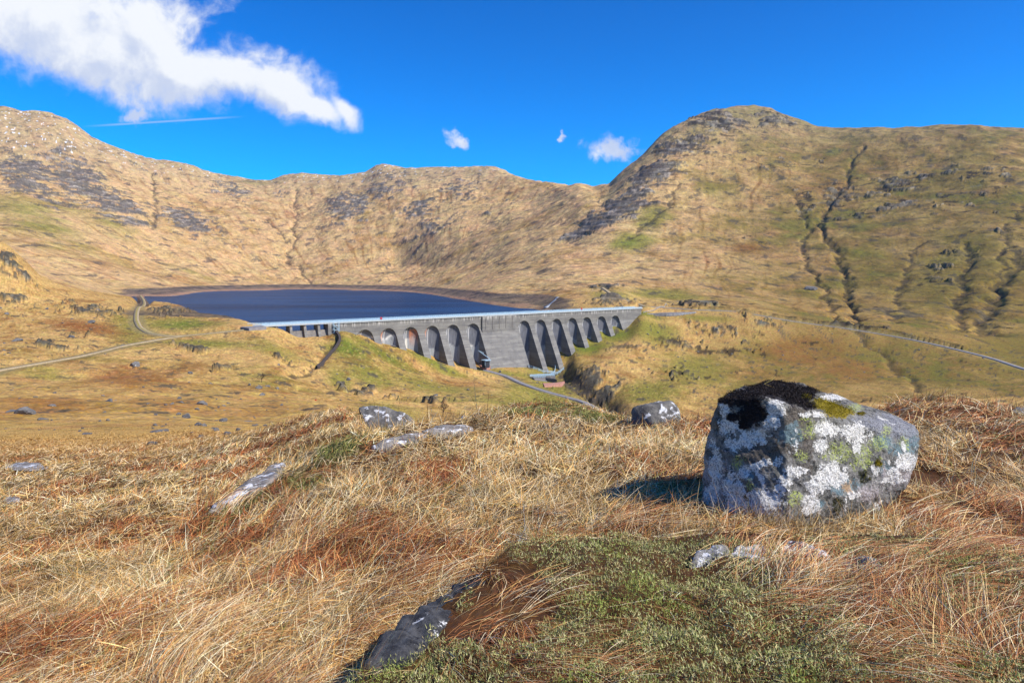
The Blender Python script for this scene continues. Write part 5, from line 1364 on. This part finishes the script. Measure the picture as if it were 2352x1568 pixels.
# ------------------------------------------------------------------ stones on the hillsides
def stone_mesh(seed, sub=3):
    r = np.random.default_rng(seed); bm = bmesh.new(); bmesh.ops.create_icosphere(bm, subdivisions=sub, radius=1)
    N_ = r.normal(size=(11, 3)); N_ /= np.linalg.norm(N_, axis=1)[:, None]; D_ = r.uniform(.55, .95, 11)
    V = np.array([v.co for v in bm.verts]); dt = V @ N_.T
    rr = np.where(dt > .05, D_ / np.maximum(dt, .05), 9).min(1); rr = np.minimum(rr, 1.15)
    V = V * rr[:, None] * (1 + .10 * fbm3(V, .6, 4, seed))[:, None]
    for v, c in zip(bm.verts, V): v.co = c
    me = bpy.data.meshes.new('rock'); bm.to_mesh(me); bm.free(); me.materials.append(M_far_rock)
    for p in me.polygons: p.use_smooth = False
    return me
STONES = [stone_mesh(600 + k) for k in range(10)]
def stone(dx, dy, wpx, hpx, label, group=None, k=0, ymin=0, name='rock'):
    c = hit(dx, dy + hpx * .35, ymin); m_ = c[1] / FOC
    o = bpy.data.objects.new(name, STONES[k % 10]); link(o)
    o.location = (c[0], c[1], G(c[0], c[1]) + hpx * m_ * .15)
    w_, h_ = wpx * m_ / 2, hpx * m_ * .62
    o.scale = (w_, w_ * .75, h_); o.rotation_euler = (random.uniform(-.2, .2), random.uniform(-.2, .2), random.uniform(-.6, .6)); tag(o, label, 'rock', group)
    return o
named = [
 (62, 951, 46, 20, 'dark grey boulder with a shadow, right one of the pair on the left slope'), (30, 943, 40, 16, 'grey boulder, left one of the pair on the left slope'), (100, 962, 26, 7, 'thin flat stone just right of the boulder pair on the left slope'),
 (252, 925, 26, 13, 'brownish boulder standing alone on the left slope'), (173, 937, 18, 9, 'small grey stone between the boulder pair and the brownish boulder'), (118, 934, 24, 6, 'pale flat stone right above the boulder pair on the left slope'),
 (40, 785, 28, 8, 'round flat boulder on the brown slope above the left track'), (163, 769, 18, 9, 'grey boulder on the brown slope nearer the bend of the left track'),
 (438, 855, 12, 10, 'lone grey stone below the left track in mid slope'), (350, 1017, 22, 12, 'dark stone sitting on the edge of the near grass on the left'),
 (467, 935, 26, 12, 'large stone in the scatter on the slope above the long slab'), (455, 972, 22, 14, 'upright grey stone in the stone field above the long slab'), (515, 965, 20, 14, 'dark tilted stone at the right of the stone field'), (430, 957, 22, 12, 'rounded stone at the left of the stone field'),
 (520, 995, 26, 12, 'pale boulder at the lower right of the stone field'), (495, 988, 22, 12, 'grey boulder touching the pale one in the stone field'), (460, 1000, 22, 10, 'low stone at the bottom of the stone field'), (440, 992, 18, 8, 'flat stone at the lower left of the stone field'),
 (737, 958, 14, 6, 'flat stone on the slope left of the knoll'), (725, 975, 20, 6, 'flat pale stone at the left foot of the knoll'), (370, 988, 44, 6, 'long flat stone on the slope above the near grass'), (200, 994, 30, 7, 'flat grey stone above the near grass on the left'),
 (572, 965, 20, 6, 'flat stone right of the stone field'), (595, 893, 16, 8, 'dark stone by the small bare bush on the left'), (800, 872, 12, 8, 'grey stone under the foot of the dark winding wall'), (310, 836, 26, 14, 'dark split boulder just below the left track'),
 (1148, 850, 9, 5, 'small stone on the slope beside the road to the dam foot'), (1000, 908, 14, 7, 'grey stone on the slope in front of the dam'), (1235, 880, 8, 4, 'pale stone on the turf left of the outlet works'),
 (1862, 662, 30, 12, 'pale whitish stone patch beside the left gully on the right mountain'), (905, 795, 16, 4, 'low stone at the foot of the third buttress'), (210, 738, 24, 12, 'dark crag stone on the left hill'),
]
for i, (a, b_, c, d, l) in enumerate(named): stone(a, b_, c, d, l, k=i, ymin=(500 if a > 1800 else 20))
r = random.Random(5)
areas = [((0, 690), (880, 990), 80, 'small grey stone on the grassy slope between left track and knoll', 'stones on the left slope', (5, 14)),
         ((0, 300), (700, 830), 28, 'small grey stone on the hill above the left track', 'stones on the left hill', (4, 11)),
         ((330, 640), (930, 1000), 34, 'small grey stone in the stone field above the long slab', 'stones in the stone field', (6, 16)),
         ((620, 1130), (830, 935), 34, 'small grey stone on the green slope in front of the dam', 'stones before the dam', (4, 10)),
         ((1480, 2330), (760, 925), 56, 'small grey stone on the brown slope below the right hand road', 'stones on the right slope', (4, 8))]
for (x0, x1), (y0, y1), cnt, lab, grp, (s0, s1) in areas:
    for k in range(cnt):
        dx_, dy_ = r.uniform(x0, x1), r.uniform(y0, y1)
        if 1250 < dx_ < 1480 or (1600 < dx_ < 2120 and dy_ > 870): continue
        c = hit(dx_, dy_, 20)
        if c[1] < 42: continue
        wpx = s0 + (s1 - s0) * r.random() ** 2
        stone(dx_, dy_, wpx, wpx * r.uniform(.3, .6), lab, grp, k=r.randrange(10), ymin=20)
# red marker in the valley
c = hit(725, 920, 40); c[2] = G(c[0], c[1])
mb = MB(); mb.bar((0, 0, 0), (0, 0, .7), .06, 6); mb.box(-.24, .24, -.1, .1, .6, 1.0); o = mb.build('marker_post', M_red); o.location = c; tag(o, 'tiny red marker post on the green slope in the middle of the valley', 'marker post')
# bare bushes
M_twig = concrete_like('dark_twigs', S(84, 68, 58), S(62, 50, 44), 3)
def bush(dx, dy, h, label, seed, group):
    c = hit(dx, dy, 40); rr = random.Random(seed); root = link(bpy.data.objects.new('bare_bush', None)); root.location = (c[0], c[1], G(c[0], c[1]) - .1); tag(root, label, 'bush', group)
    mbT = MB(); mbC = MB()
    def grow(p, d, l, rad, lev):
        q = p + d * l; (mbT if lev < 2 else mbC).bar(p, q, rad, 5 if lev < 2 else 3, rad * .6)
        if lev < 5:
            for _ in range(3 if lev else 5):
                nd = (d + Vector((rr.gauss(0, .5), rr.gauss(0, .5), rr.gauss(.1, .3)))).normalized(); grow(q, nd, l * .72, rad * .6, lev + 1)
    grow(Vector((0, 0, 0)), Vector((.1, 0, 1)), h * .26, h * .03, 0)
    mbT.build('trunk', M_twig, root); mbC.build('branches', M_twig, root)
bush(*z1(2010, 1345), 5.0, 'dark leafless bush in the hollow behind the knoll, right of the rock', 3, 'bare bushes')
bush(*z1(345, 1010), 4.0, 'thin leafless bush on the slope left of the knoll', 4, 'bare bushes')
bush(*z2(860, 1210), 3.5, 'thin leafless bush below the curve of the road to the dam', 6, 'bare bushes')

# ------------------------------------------------------------------ air
m_h = bpy.data.materials.new('haze'); m_h.use_nodes = True; nt_ = m_h.node_tree
for q in list(nt_.nodes): nt_.nodes.remove(q)
pv = nt_.nodes.new('ShaderNodeVolumePrincipled'); pv.inputs['Color'].default_value = (.42, .68, 1, 1); pv.inputs['Density'].default_value = 3.2e-5; pv.inputs['Anisotropy'].default_value = .2
oo = nt_.nodes.new('ShaderNodeOutputMaterial'); nt_.links.new(pv.outputs[0], oo.inputs['Volume'])
mb = MB(); mb.box(-9000, 9000, -40, 6600, -700, 800); o = mb.build('haze', m_h); tag(o, kind='stuff')
